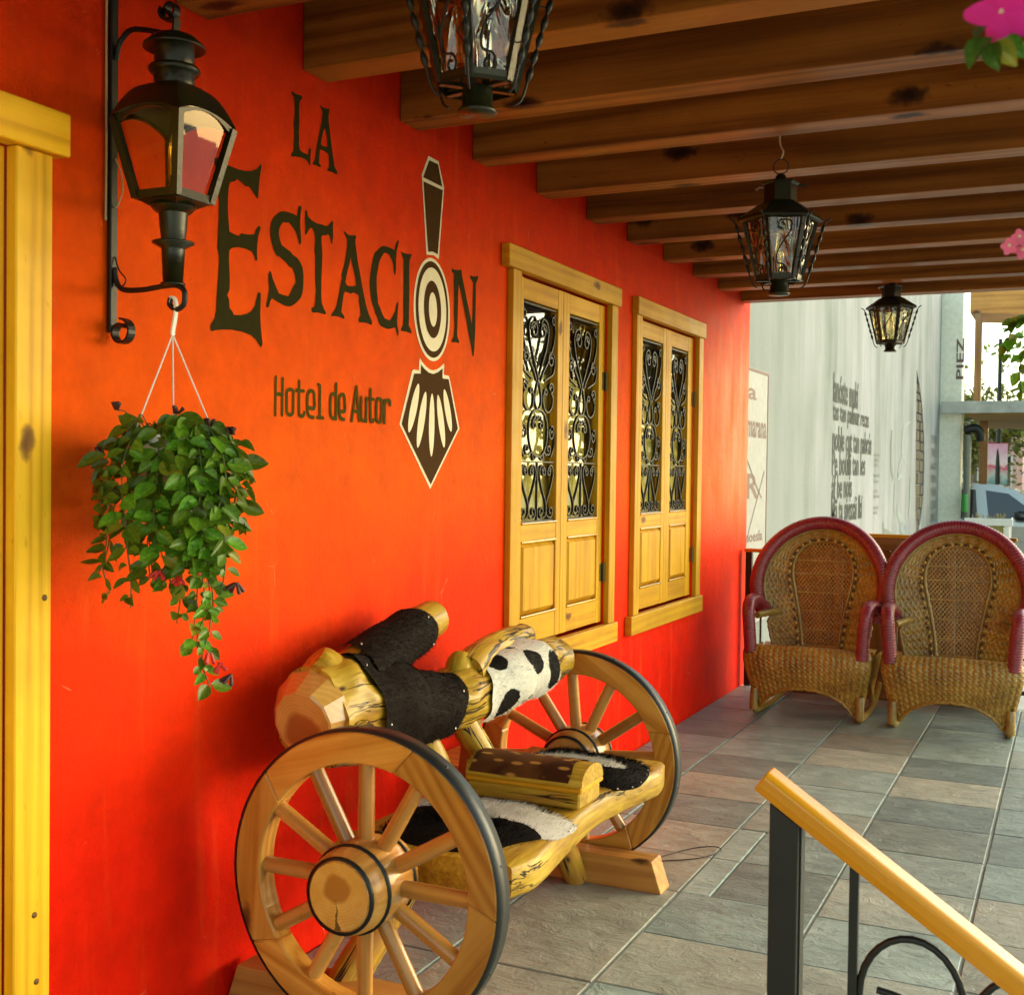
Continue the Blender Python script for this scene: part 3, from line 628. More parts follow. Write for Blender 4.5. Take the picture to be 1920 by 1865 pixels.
LOGO=[('cream',[(3.5521,2.4507),(3.6218,2.4488),(3.664,2.3686),(3.6313,2.1189),(3.5963,2.1263),(3.546,2.1199),(3.5118,2.3589),(3.5082,2.3794)],0,'chimney_outline'),('brown',[(3.5565,2.4373),(3.6179,2.438),(3.6488,2.3685),(3.5163,2.3715)],1,'chimney_cap'),('brown',[(3.5182,2.3583),(3.6532,2.3582),(3.6226,2.1335),(3.5878,2.1368),(3.5554,2.1313)],1,'chimney_stack'),('cream',[(3.716,1.9581),(3.7171,1.9348),(3.7159,1.9116),(3.7125,1.8889),(3.7068,1.8672),(3.6991,1.8469),(3.6894,1.8283),(3.678,1.8118),(3.665,1.7976),(3.6507,1.786),(3.6355,1.7772),(3.6194,1.7713),(3.603,1.7683),(3.5863,1.7684),(3.5698,1.7714),(3.5537,1.7773),(3.5383,1.7859),(3.5238,1.7971),(3.5105,1.8107),(3.4985,1.8263),(3.488,1.8439),(3.4792,1.863),(3.4723,1.8833),(3.4673,1.9046),(3.4643,1.9264),(3.4633,1.9485),(3.4644,1.9704),(3.4675,1.9919),(3.4726,2.0126),(3.4796,2.0321),(3.4884,2.0502),(3.4989,2.0666),(3.511,2.081),(3.5244,2.093),(3.5389,2.1026),(3.5543,2.1096),(3.5704,2.1137),(3.5869,2.1149),(3.6035,2.1132),(3.6199,2.1085),(3.6359,2.1009),(3.6511,2.0904),(3.6653,2.0774),(3.6782,2.0618),(3.6896,2.0441),(3.6993,2.0245),(3.707,2.0034),(3.7126,1.9811)],0,'boiler_ring'),('brown',[(3.7022,1.9564),(3.7033,1.9347),(3.7023,1.9131),(3.6993,1.892),(3.6944,1.8718),(3.6875,1.8529),(3.679,1.8356),(3.6688,1.8202),(3.6573,1.807),(3.6446,1.7962),(3.6309,1.788),(3.6166,1.7825),(3.6019,1.7798),(3.587,1.7799),(3.5722,1.7827),(3.5577,1.7882),(3.5438,1.7963),(3.5307,1.8068),(3.5187,1.8195),(3.5078,1.8342),(3.4983,1.8506),(3.4904,1.8685),(3.4841,1.8876),(3.4795,1.9075),(3.4767,1.928),(3.4757,1.9486),(3.4766,1.9692),(3.4793,1.9893),(3.4838,2.0086),(3.4901,2.0269),(3.498,2.0437),(3.5074,2.059),(3.5182,2.0723),(3.5302,2.0835),(3.5432,2.0924),(3.557,2.0987),(3.5715,2.1025),(3.5862,2.1035),(3.6011,2.1017),(3.6158,2.0972),(3.6302,2.0899),(3.6438,2.0801),(3.6566,2.0678),(3.6682,2.0532),(3.6784,2.0366),(3.6871,2.0183),(3.694,1.9986),(3.6991,1.9778)],1,'boiler_ring'),('cream',[(3.6851,1.9542),(3.686,1.9354),(3.6852,1.9167),(3.6827,1.8985),(3.6785,1.881),(3.6728,1.8646),(3.6655,1.8496),(3.6569,1.8363),(3.6471,1.8249),(3.6363,1.8155),(3.6247,1.8083),(3.6125,1.8035),(3.5999,1.8011),(3.5871,1.8011),(3.5745,1.8035),(3.5621,1.8083),(3.5502,1.8153),(3.5389,1.8244),(3.5285,1.8354),(3.5192,1.8482),(3.511,1.8625),(3.5042,1.8781),(3.4987,1.8947),(3.4947,1.9121),(3.4923,1.9299),(3.4914,1.9479),(3.4921,1.9658),(3.4945,1.9834),(3.4983,2.0002),(3.5037,2.0161),(3.5105,2.0308),(3.5185,2.044),(3.5278,2.0556),(3.5381,2.0653),(3.5492,2.0729),(3.5611,2.0783),(3.5734,2.0815),(3.5861,2.0823),(3.5988,2.0806),(3.6114,2.0766),(3.6236,2.0703),(3.6353,2.0616),(3.6461,2.0509),(3.656,2.0382),(3.6648,2.0238),(3.6721,2.0079),(3.6781,1.9908),(3.6824,1.9728)],2,'boiler_ring'),('brown',[(3.6462,1.9493),(3.6469,1.9366),(3.6465,1.9239),(3.6452,1.9116),(3.6428,1.8997),(3.6394,1.8887),(3.6351,1.8785),(3.63,1.8695),(3.6242,1.8617),(3.6177,1.8554),(3.6107,1.8505),(3.6033,1.8473),(3.5957,1.8456),(3.5879,1.8457),(3.5801,1.8473),(3.5725,1.8506),(3.5651,1.8554),(3.5582,1.8617),(3.5517,1.8693),(3.5458,1.8781),(3.5407,1.888),(3.5363,1.8987),(3.5328,1.9102),(3.5302,1.9222),(3.5286,1.9345),(3.5279,1.9469),(3.5282,1.9593),(3.5296,1.9713),(3.5319,1.9829),(3.5351,1.9937),(3.5392,2.0037),(3.5441,2.0127),(3.5497,2.0205),(3.556,2.027),(3.5628,2.032),(3.57,2.0356),(3.5776,2.0375),(3.5853,2.0378),(3.5931,2.0365),(3.6008,2.0335),(3.6083,2.029),(3.6154,2.0229),(3.6221,2.0154),(3.6281,2.0067),(3.6335,1.9968),(3.638,1.9859),(3.6417,1.9742),(3.6445,1.9619)],3,'boiler_ring'),('cream',[(3.6154,1.9454),(3.6158,1.9379),(3.6158,1.9304),(3.6153,1.9231),(3.6142,1.9162),(3.6127,1.9097),(3.6108,1.9037),(3.6084,1.8984),(3.6057,1.8939),(3.6026,1.8902),(3.5993,1.8874),(3.5957,1.8855),(3.592,1.8846),(3.5882,1.8846),(3.5844,1.8857),(3.5807,1.8877),(3.577,1.8906),(3.5735,1.8944),(3.5703,1.899),(3.5673,1.9043),(3.5647,1.9103),(3.5624,1.9167),(3.5606,1.9236),(3.5591,1.9308),(3.5582,1.9382),(3.5578,1.9457),(3.5578,1.9531),(3.5583,1.9602),(3.5593,1.9671),(3.5608,1.9736),(3.5627,1.9795),(3.565,1.9848),(3.5677,1.9893),(3.5708,1.9931),(3.574,1.9959),(3.5776,1.9979),(3.5812,1.9989),(3.585,1.9989),(3.5888,1.998),(3.5926,1.9961),(3.5963,1.9932),(3.5998,1.9895),(3.6031,1.9849),(3.6061,1.9796),(3.6088,1.9737),(3.6111,1.9672),(3.613,1.9602),(3.6144,1.9529)],4,'boiler_ring'),('cream',[(3.5093,1.7709),(3.5215,1.7612),(3.5509,1.7469),(3.5778,1.7387),(3.5994,1.7373),(3.6266,1.7427),(3.6484,1.7511),(3.676,1.7667),(3.68,1.7617),(3.6769,1.7281),(3.7148,1.7275),(3.7226,1.7141),(3.7983,1.5469),(3.5898,1.3338),(3.3806,1.5452),(3.3838,1.5541),(3.4578,1.7226),(3.4668,1.7297),(3.504,1.7294),(3.5044,1.7571)],0,'cowcatcher_outline'),('brown',[(3.5165,1.7505),(3.5352,1.7391),(3.5673,1.7274),(3.5997,1.7247),(3.6323,1.7326),(3.6663,1.7494),(3.6659,1.7179),(3.6716,1.7143),(3.7111,1.7159),(3.7848,1.5464),(3.5911,1.3488),(3.3924,1.5465),(3.4707,1.716),(3.5146,1.7194)],1,'cowcatcher'),('cream',[(3.4972,1.6852),(3.4914,1.6825),(3.4831,1.6743),(3.4735,1.6613),(3.4634,1.6443),(3.4538,1.6245),(3.4453,1.6033),(3.4386,1.582),(3.434,1.5622),(3.4318,1.5451),(3.432,1.5319),(3.4342,1.5235),(3.4379,1.5204),(3.4435,1.5229),(3.4517,1.5307),(3.4612,1.5434),(3.4712,1.5602),(3.4809,1.58),(3.4895,1.6013),(3.4964,1.6228),(3.5011,1.643),(3.5034,1.6604),(3.5032,1.6738),(3.5009,1.6823)],2,'cowcatcher_slat'),('cream',[(3.5464,1.6615),(3.5409,1.6582),(3.5332,1.6487),(3.5244,1.6336),(3.5154,1.6139),(3.507,1.591),(3.4998,1.5666),(3.4942,1.5421),(3.4907,1.5193),(3.4895,1.4997),(3.4903,1.4845),(3.493,1.4749),(3.4967,1.4715),(3.5021,1.4745),(3.5098,1.4837),(3.5185,1.4985),(3.5275,1.5179),(3.536,1.5408),(3.5434,1.5654),(3.549,1.5902),(3.5526,1.6133),(3.5539,1.6332),(3.553,1.6485),(3.5503,1.6582)],2,'cowcatcher_slat'),('cream',[(3.5915,1.6586),(3.5874,1.6547),(3.5827,1.6438),(3.5784,1.6265),(3.575,1.6042),(3.5727,1.5784),(3.5719,1.5507),(3.5726,1.523),(3.5747,1.4973),(3.5781,1.4752),(3.5823,1.4582),(3.5869,1.4476),(3.591,1.4439),(3.5952,1.4476),(3.5999,1.4585),(3.6042,1.4756),(3.6077,1.498),(3.61,1.5241),(3.6108,1.552),(3.6101,1.5799),(3.6079,1.6057),(3.6045,1.6279),(3.6002,1.6447),(3.5956,1.6552)],2,'cowcatcher_slat'),('cream',[(3.633,1.6567),(3.6296,1.6532),(3.6271,1.6437),(3.6265,1.629),(3.628,1.6101),(3.6315,1.5883),(3.637,1.565),(3.644,1.5418),(3.6522,1.5202),(3.6608,1.5017),(3.6693,1.4877),(3.6766,1.479),(3.6818,1.4762),(3.6854,1.4797),(3.6878,1.4892),(3.6885,1.5041),(3.687,1.5233),(3.6834,1.5454),(3.6778,1.569),(3.6706,1.5924),(3.6624,1.6139),(3.6537,1.6321),(3.6454,1.6458),(3.6381,1.6542)],2,'cowcatcher_slat'),('cream',[(3.6781,1.6788),(3.6748,1.6757),(3.6727,1.6679),(3.6725,1.6558),(3.6744,1.6404),(3.6786,1.6227),(3.6846,1.6039),(3.6923,1.5851),(3.701,1.5678),(3.7101,1.5531),(3.7189,1.5419),(3.7264,1.5351),(3.7316,1.5331),(3.735,1.5361),(3.7372,1.544),(3.7374,1.5562),(3.7354,1.5719),(3.7311,1.5899),(3.7249,1.6089),(3.7171,1.6277),(3.7084,1.645),(3.6993,1.6595),(3.6906,1.6704),(3.6832,1.6769)],2,'cowcatcher_slat')]
SCRIPT=[[[(2.7135,1.6476),(2.7128,1.5445)],[(2.745,1.6454),(2.7433,1.545)],[(2.7135,1.6015),(2.7456,1.6013)]],[[(2.7642,1.6024),(2.7656,1.6118),(2.7796,1.6186),(2.7939,1.6136),(2.7956,1.6007),(2.7952,1.5671),(2.7932,1.5539),(2.7806,1.5468),(2.768,1.5527),(2.7647,1.5655),(2.7642,1.6024)]],[[(2.8228,1.6437),(2.8234,1.5591),(2.8268,1.548),(2.8381,1.5463),(2.8462,1.5508),(2.8493,1.5576)],[(2.8097,1.6174),(2.8445,1.6178)]],[[(2.8662,1.5723),(2.897,1.5724),(2.8976,1.6012),(2.8946,1.6163),(2.8796,1.6211),(2.8665,1.6126),(2.8634,1.5991),(2.8639,1.5669),(2.8691,1.5519),(2.8808,1.5458),(2.8941,1.5454)]],[[(2.9161,1.6414),(2.9255,1.642),(2.9261,1.5469)],[(2.9142,1.5467),(2.9414,1.546)]],[[(3.0093,1.6502),(3.0093,1.5457)],[(3.0081,1.6176),(2.994,1.6197),(2.9819,1.6101),(2.9798,1.5846),(2.9817,1.5592),(2.9934,1.547),(3.0075,1.5506)]],[[(3.0285,1.5713),(3.0566,1.5718),(3.056,1.6047),(3.0511,1.6183),(3.0402,1.6206),(3.0278,1.6109),(3.0257,1.587),(3.0287,1.5594),(3.0379,1.548),(3.0523,1.5466)]],[[(3.1194,1.6489),(3.0956,1.5445)],[(3.1194,1.6489),(3.1374,1.5463)],[(3.1032,1.5741),(3.1301,1.5734)]],[[(3.1474,1.6192),(3.1475,1.5753),(3.1505,1.555),(3.1621,1.5463),(3.1755,1.5499)],[(3.1769,1.6179),(3.1756,1.5458)]],[[(3.2,1.6461),(3.2007,1.5676),(3.2034,1.5511),(3.2124,1.5464),(3.2213,1.554)],[(3.1916,1.6163),(3.217,1.6161)]],[[(3.235,1.6047),(3.2407,1.6165),(3.2525,1.6207),(3.2647,1.6147),(3.2682,1.6002),(3.2676,1.5708),(3.2619,1.5516),(3.2532,1.5466),(3.2399,1.5527),(3.2356,1.5692),(3.235,1.6047)]],[[(3.284,1.618),(3.2842,1.5462)],[(3.2843,1.6011),(3.291,1.6141),(3.3052,1.6192),(3.3168,1.6146),(3.317,1.6039)]]]

# ================================================================ SETTING
# outdoor paving, street
g = MB(); g.add([(-60, -60, -.46), (200, -60, -.46), (200, 260, -.46), (-60, 260, -.46)], [(0, 1, 2, 3)])
tag(g.build('ground', M_STREET), kind='structure')
g = MB(); g.add([(-3, 20.2, -.455), (90, 20.2, -.455), (90, 29, -.455), (-3, 29, -.455)], [(0, 1, 2, 3)])
tag(g.build('road', M_ROAD), kind='structure')

# ---- porch floor: bed of grout with every tile laid on it
TX = [-.087, .365, .817, 1.270, 1.722, 2.174, 2.626]
TY = [3.065 + .3985 * i for i in range(-10, 13)]
Y_END = 7.92
g = MB()
g.box((0.0, 2.28, -.46), (2.62, Y_END, -.008)); g.box((0.0, -1.2, -.46), (1.60, 2.279, -.008))
for i in range(2): g.box((1.602 + .28 * i, -1.2, -.46), (1.602 + .28 * (i + 1) - .001, 2.278, -.16 - .15 * i))
floor = tag(g.build('floor', M_GROUT), kind='structure')
def tile(x0, y0, x1, y1, gap=.0045):
    x0 = max(x0, .004); x1 = min(x1, 2.62); y1 = min(y1, Y_END)
    if x1 - x0 < .03 or y1 - y0 < .03: return
    if y0 < 2.27 and x1 > 1.6:
        if x0 > 1.5: return
        x1 = 1.6
    j = lambda: rnd.uniform(-.0012, .0012)
    lo = (x0 + gap + j(), y0 + gap * .6 + j(), -.009); hi = (x1 - gap + j(), y1 - gap * .6 + j(), rnd.uniform(-.0012, .0008))
    b = MB(); b.box(lo, hi)
    b.build('tile', M_TILE, floor, bevel=.0025)
for i in range(len(TX) - 1):
    j = 0
    while j < len(TY) - 1:
        y0, y1 = TY[j], TY[j + 1]
        if i == 1 and abs(y0 - 3.065) < .01:          # one double tile beside the near wheel
            tile(TX[i], y0, TX[i + 1], TY[j + 2]); j += 2; continue
        if i == 2 and 3.8 < y0 < 4.3:                 # the narrow filler strip
            tile(TX[i], y0, .926, y1); tile(.926, y0, TX[i + 1], y1, .0028)
        else:
            sh = .012 * ((i * 7) % 3 - 1)
            tile(TX[i], y0 + sh, TX[i + 1], y1 + sh)
        j += 1

# ---- the red-orange wall with its two window openings and the door opening
WZ = 2.86; Y_W = 7.95
OPEN = [(4.263, 5.27, .66, 2.18), (5.70, 6.69, .66, 2.18), (.88, 1.86, 0.0, 2.08)]
ys = sorted({-1.2, Y_W} | {a for o in OPEN for a in o[:2]}); zs = sorted({-.46, WZ} | {a for o in OPEN for a in o[2:]})
g = MB()
def inside(y, z): return any(o[0] < y < o[1] and o[2] < z < o[3] for o in OPEN)
T_ = .24
for a in range(len(ys) - 1):
    for b in range(len(zs) - 1):
        y0, y1, z0, z1 = ys[a], ys[a + 1], zs[b], zs[b + 1]
        if inside((y0 + y1) / 2, (z0 + z1) / 2): continue
        g.add([(0, y0, z0), (0, y1, z0), (0, y1, z1), (0, y0, z1)], [(0, 1, 2, 3)])
        g.add([(-T_, y0, z0), (-T_, y1, z0), (-T_, y1, z1), (-T_, y0, z1)], [(3, 2, 1, 0)])
for (y0, y1, z0, z1) in OPEN:
    for q in ([(y0, z0), (y0, z1)], [(y1, z1), (y1, z0)], [(y0, z1), (y1, z1)], [(y1, z0), (y0, z0)]):
        (a, b), (c, d) = q
        g.add([(0, a, b), (0, c, d), (-T_, c, d), (-T_, a, b)], [(0, 1, 2, 3)])
g.add([(0, Y_W, -.46), (-T_, Y_W, -.46), (-T_, Y_W, WZ), (0, Y_W, WZ)], [(0, 1, 2, 3)])
g.add([(0, -1.2, -.46), (-T_, -1.2, -.46), (-T_, -1.2, WZ), (0, -1.2, WZ)], [(3, 2, 1, 0)])
g.add([(0, -1.2, WZ), (0, Y_W, WZ), (-T_, Y_W, WZ), (-T_, -1.2, WZ)], [(0, 1, 2, 3)])
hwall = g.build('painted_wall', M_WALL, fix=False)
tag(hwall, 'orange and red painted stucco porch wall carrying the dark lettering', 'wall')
for nm, loops in LETTERS:
    b = MB(); b.poly(loops, lambda y, z, d: (.0016 + d, y, z))
    o = b.build('painted_letter', M_LETTER, hwall, fix=False)
k = 0
for grp in SCRIPT:
    b = MB()
    for li in grp:
        # round-ended brush strokes, each a hair in front of the last so none share a plane
        w = .0088; k += 1
        pts = catmull([(p[0], p[1], 0) for p in li], 5) if len(li) > 3 else [Vector((p[0], p[1], 0)) for p in li]
        L_, R2 = [], []
        for i, p in enumerate(pts):
            a = pts[max(0, i - 1)]; c = pts[min(len(pts) - 1, i + 1)]
            t = (c - a).normalized(); n_ = Vector((-t.y, t.x, 0))
            L_.append(p + n_ * w * .62); R2.append(p - n_ * w * .62)
        x = .0014 + .00005 * k
        m = len(pts)
        b.add([(x, q.x, q.y) for q in L_ + R2], [(i, i + 1, m + i + 1, m + i) for i in range(m - 1)])
        for e, pp in ((0, pts[0]), (1, pts[-1])):
            k += 1; x = .0014 + .00005 * k
            b.add([(x, pp.x + w * .62 * math.cos(a * PI / 5), pp.y + w * .62 * math.sin(a * PI / 5)) for a in range(10)], [tuple(range(10))])
    b.build('painted_letter', M_HOTEL, hwall, fix=False)
for colr, lp, lay, nm in LOGO:
    b = MB(); b.poly([lp], lambda y, z, d, lay=lay: (.0015 + lay * .0012, y, z))
    b.build('painted_' + nm, M_CREAM if colr == 'cream' else M_BROWN, hwall, fix=False)

# ---- porch roof: beams from the wall out, boards on top of them, eave beam and posts out of view
roof = thing('porch_roof', 'stained timber porch roof with rows of dark brown beams', 'porch roof', (0, 0, 2.515))
BY = [-.37, .16, .70, 1.24, 1.77, 2.30, 2.827, 3.362, 3.874, 4.440, 4.985, 5.519, 6.085, 6.616, 7.150, 7.700]
XE = 2.75
for y in BY:
    b = MB(); b.box((.002, y, 2.515), (XE, y + .12, 2.735), grain=0)
    b.build('beam', M_BEAM, roof, bevel=.0035, seg=2)
x = -.25
while x < XE + .1:
    b = MB(); b.box((x + .003, -.6, 2.737), (x + .197, 7.98, 2.762), grain=1)
    b.build('ceiling_board', M_DECK, roof, bevel=.003)
    x += .2
b = MB(); b.box((XE + .002, -.6, 2.50), (XE + .14, 7.98, 2.735)); b.build('eave_beam', M_BEAM, roof, bevel=.005)
for y in (-.4, 8.06):
    b = MB(); b.box((XE + .01, y, -.46), (XE + .13, y + .12, 2.499)); b.build('roof_post', M_BEAM, roof, bevel=.005)
b = MB(); b.box((XE + .012, 7.981, 2.40), (XE + .128, 8.18, 2.50)); b.build('post_bracket', M_BEAM, roof, bevel=.004)

# ---- windows
def scroll_set(put):
    """iron scrollwork in a field 0.35 wide, 0.89 high, centred on u=0; put(points) makes one flat bar"""
    def arc(pts, n=6): return [(p.x, p.y) for p in catmull([(a, b, 0) for a, b in pts], n)]
    for s in (-1, 1):
        f = lambda L: [(s * a, b) for a, b in L]
        put(f(spiral((.046, .785), .010, .036, 2.2, -1.35) + arc([(.020, .812), (.045, .838), (.082, .825), (.098, .785), (.080, .725), (.045, .665), (.012, .61), (-.012, .565), (-.03, .52), (-.028, .485), (-.006, .462)])[1:]))
        put(f(spiral((.148, .845), .008, .026, 0.0, 1.2) + arc([(.168, .80), (.15, .74), (.10, .67), (.05, .62), (.022, .58)])[1:]))
        put(f(spiral((.128, .675), .008, .036, 2.6, -1.3) + arc([(.112, .705), (.150, .70), (.166, .665), (.150, .62), (.105, .60), (.062, .585)])[1:]))
        put(f(spiral((.132, .555), .007, .026, 1.0, 1.3) + arc([(.150, .525), (.140, .480), (.100, .455), (.062, .470), (.048, .51), (.060, .54)])[1:] + spiral((.072, .535), .016, .006, 2.5, -.9)[1:]))
        put(f(arc([(0, .462), (.05, .452), (.088, .41), (.092, .35), (.066, .295), (.03, .272), (0, .268)])))
        put(f(spiral((.034, .40), .006, .024, 0.5, 1.3) + arc([(.040, .428), (.018, .436), (.002, .425)])[1:]))
        put(f(spiral((.140, .365), .008, .028, 2.8, -1.2) + arc([(.120, .385), (.150, .398), (.168, .36), (.164, .31), (.135, .268)])[1:]))
        put(f(arc([(.02, .266), (.045, .255), (.060, .285), (.085, .275)]) + spiral((.108, .300), .026, .006, 3.6, 1.2)[1:]))
        put(f(spiral((.118, .205), .006, .022, 2.0, -1.3) + arc([(.110, .228), (.142, .232), (.160, .20), (.135, .14), (.098, .085), (.088, .05), (.100, .022), (.128, .014)])[1:] + spiral((.136, .040), .026, .006, -1.9, 1.2)[1:]))
        put(f(spiral((.060, .205), .006, .022, 1.1, 1.3) + arc([(.068, .228), (.036, .232), (.018, .20), (.043, .14), (.080, .085), (.090, .05), (.078, .022), (.050, .014)])[1:] + spiral((.042, .040), .026, .006, -1.2, -1.2)[1:]))
    put([(-.175, .247), (.175, .247)]); put([(0, .247), (0, 0)]); put([(-.175, .004), (.175, .004)]); put([(-.175, .884), (.175, .884)])

def make_window(label, y0, yr, lint, sill, stiles):
    """y0 / yr: outer jamb faces at the wall"""
    t = thing('casement_window', label, 'window', (0, y0, .6), 'shuttered windows in the porch wall')
    yi0, yi1 = y0 + .078, yr - .08
    b = MB(); b.box((.0, lint[0], 2.175), (.036, lint[1], 2.262)); b.build('lintel', M_YEL, t, bevel=.003)
    b = MB(); b.box((.0, sill[0], .597), (.036, sill[1], .690)); b.build('sill', M_YEL, t, bevel=.003)
    for a, c in ((y0, yi0), (yi1, yr)):
        b = MB(); b.box((.0, a, .691), (.026, c, 2.174)); b.build('jamb', M_YEL, t, bevel=.002)
    for a, c in ((yi0 + .001, yi0 + .030), (yi1 - .030, yi1 - .001)):
        b = MB(); b.box((-.16, a, .70), (-.052, c, 2.17)); b.build('frame_lining', M_YEL, t)
    a0, a1 = yi0 + .004, yi1 - .004
    mid = (a0 + a1) / 2
    for q, (la, lb) in enumerate(((a0, mid - .0015), (mid + .0015, a1))):
        r = -.010
        wl, wr = stiles[q]
        gw0, gw1 = la + wl, lb - wr
        sh = MB(); sh.box((r - .036, la, .70), (r, gw0, 2.168)); sh.box((r - .036, gw1, .70), (r, lb, 2.168))
        for z0, z1 in ((.701, .812), (1.112, 1.188), (2.084, 2.167)):
            sh.box((r - .034, gw0, z0), (r - .001, gw1, z1))
        sash = sh.build('sash', M_YEL, t, bevel=.002)
        b = MB()   # raised panel with a sloping margin
        c0, c1, e0, e1 = gw0 + .002, gw1 - .002, .814, 1.110
        m = .022
        b.add([(r - .022, c0, e0), (r - .022, c1, e0), (r - .022, c1, e1), (r - .022, c0, e1), (r + .002, c0 + m, e0 + m), (r + .002, c1 - m, e0 + m), (r + .002, c1 - m, e1 - m), (r + .002, c0 + m, e1 - m)],
              [(0, 1, 5, 4), (1, 2, 6, 5), (2, 3, 7, 6), (3, 0, 4, 7), (4, 5, 6, 7)],
              [Vector((x, y, z)) * .7 + Vector((y0, 3 * q, q)) for (x, y, z) in [(0, c0, e0), (0, c1, e0), (0, c1, e1), (0, c0, e1), (0, c0 + m, e0 + m), (0, c1 - m, e0 + m), (0, c1 - m, e1 - m), (0, c0 + m, e1 - m)]])
        b.build('panel', M_YEL, sash)
        for z in (.812, 1.112, 1.188):
            b = MB(); b.tube([(r + .001, gw0, z - .001), (r + .001, gw1, z - .001)], .0055, 8); b.build('bead_moulding', M_YELG, sash)
        b = MB(); b.add([(r - .033, gw0, 1.186), (r - .033, gw1, 1.186), (r - .033, gw1, 2.086), (r - .033, gw0, 2.086)], [(0, 1, 2, 3)])
        b.build('pane', M_GLASS, sash, fix=False)
        b = MB(); uc = (gw0 + gw1) / 2; ws = (gw1 - gw0) / .35
        b.put_n = 0
        def put(pts, b=b, uc=uc, ws=ws, r=r):
            b.tube([(r - .014 + .0004 * (b.put_n % 5), uc + u * ws, 1.190 + v) for u, v in pts], 1.0, sq=(.0054, .0027), up=(1, 0, 0)); b.put_n += 1
        scroll_set(put)
        b.build('iron_grille', M_IRON, sash, fix=False)
    for z in (.93, 1.82):
        b = MB(); b.tube([(.0, a1 + .001, z - .045), (.0, a1 + .001, z + .045)], .008, 8); b.box((-.0095, a1 - .026, z - .04), (-.008, a1 - .001, z + .04)); b.build('hinge', M_HINGE, t)
    # room behind: curtain added for the yellow light in the panes, dark beyond
    b = MB(); n_ = 40
    b.grid(lambda u, v: (-.062 + .005 * math.sin(u * 46), a0 - .005 + u * (a1 - a0) * .88, 1.19 + v * .62), n_, 2)
    b.build('light_standin', M_STANDIN, t)
    b = MB(); b.box((-.235, a0 - .05, .67), (-.20, a1 + .05, 2.17)); b.build('dark_backing', M_DARK, t)
    return t
make_window('nearer yellow wood casement window with scrolled black grilles, behind the bench', 4.185, 5.35, (4.126, 5.37), (4.13, 5.375), ((.093, .052), (.073, .066)))
make_window('farther yellow wood casement window with scrolled black grilles, towards the wicker chairs', 5.62, 6.78, (5.612, 6.80), (5.572, 6.81), ((.110, .050), (.090, .095)))

# ---- door casing at the left edge
t = thing('door_casing', 'yellow pine door casing with overhanging lintel at the left edge', 'door frame', (0, 1.8, 0))
b = MB(); b.box((.0, .70, 2.050), (.050, 1.922, 2.140)); b.build('lintel', M_OLIVE, t, bevel=.003)
b = MB(); b.box((.0, 1.795, .002), (.030, 1.892, 2.049)); jb = b.build('jamb', M_OLIVE, t, bevel=.003)
b = MB(); b.box((.0, .83, .002), (.030, .93, 2.049)); b.build('jamb', M_OLIVE, t, bevel=.003)
b = MB(); b.box((-.17, 1.742, .002), (-.002, 1.794, 2.048)); b.build('frame_lining', M_OLIVE, t, bevel=.002)
b = MB(); b.box((-.17, .931, .002), (-.002, .98, 2.048)); b.build('frame_lining', M_OLIVE, t, bevel=.002)
for (yy, zz) in ((1.848, .455), (1.854, .312), (1.872, 1.12)):
    b = MB(); b.lathe([(.0001, .0), (.0065, .0), (.0065, .0318), (.0001, .0322)], (0, yy, zz), 14, axis=0); b.build('wood_plug', flat('dark_plug', (.16, .07, .012), .5) if 'dark_plug' not in bpy.data.materials else bpy.data.materials['dark_plug'], jb)
dl = MB()
for a, c in ((.982, 1.09), (1.62, 1.740)): dl.box((-.06, a, .01), (-.02, c, 2.05))
dl.box((-.058, 1.091, .01), (-.022, 1.619, .22)); dl.box((-.058, 1.091, 1.92), (-.022, 1.619, 2.05)); dl.box((-.05, 1.091, .221), (-.03, 1.619, 1.919))
b = dl.build('door_leaf', M_OLIVE, t, bevel=.003)

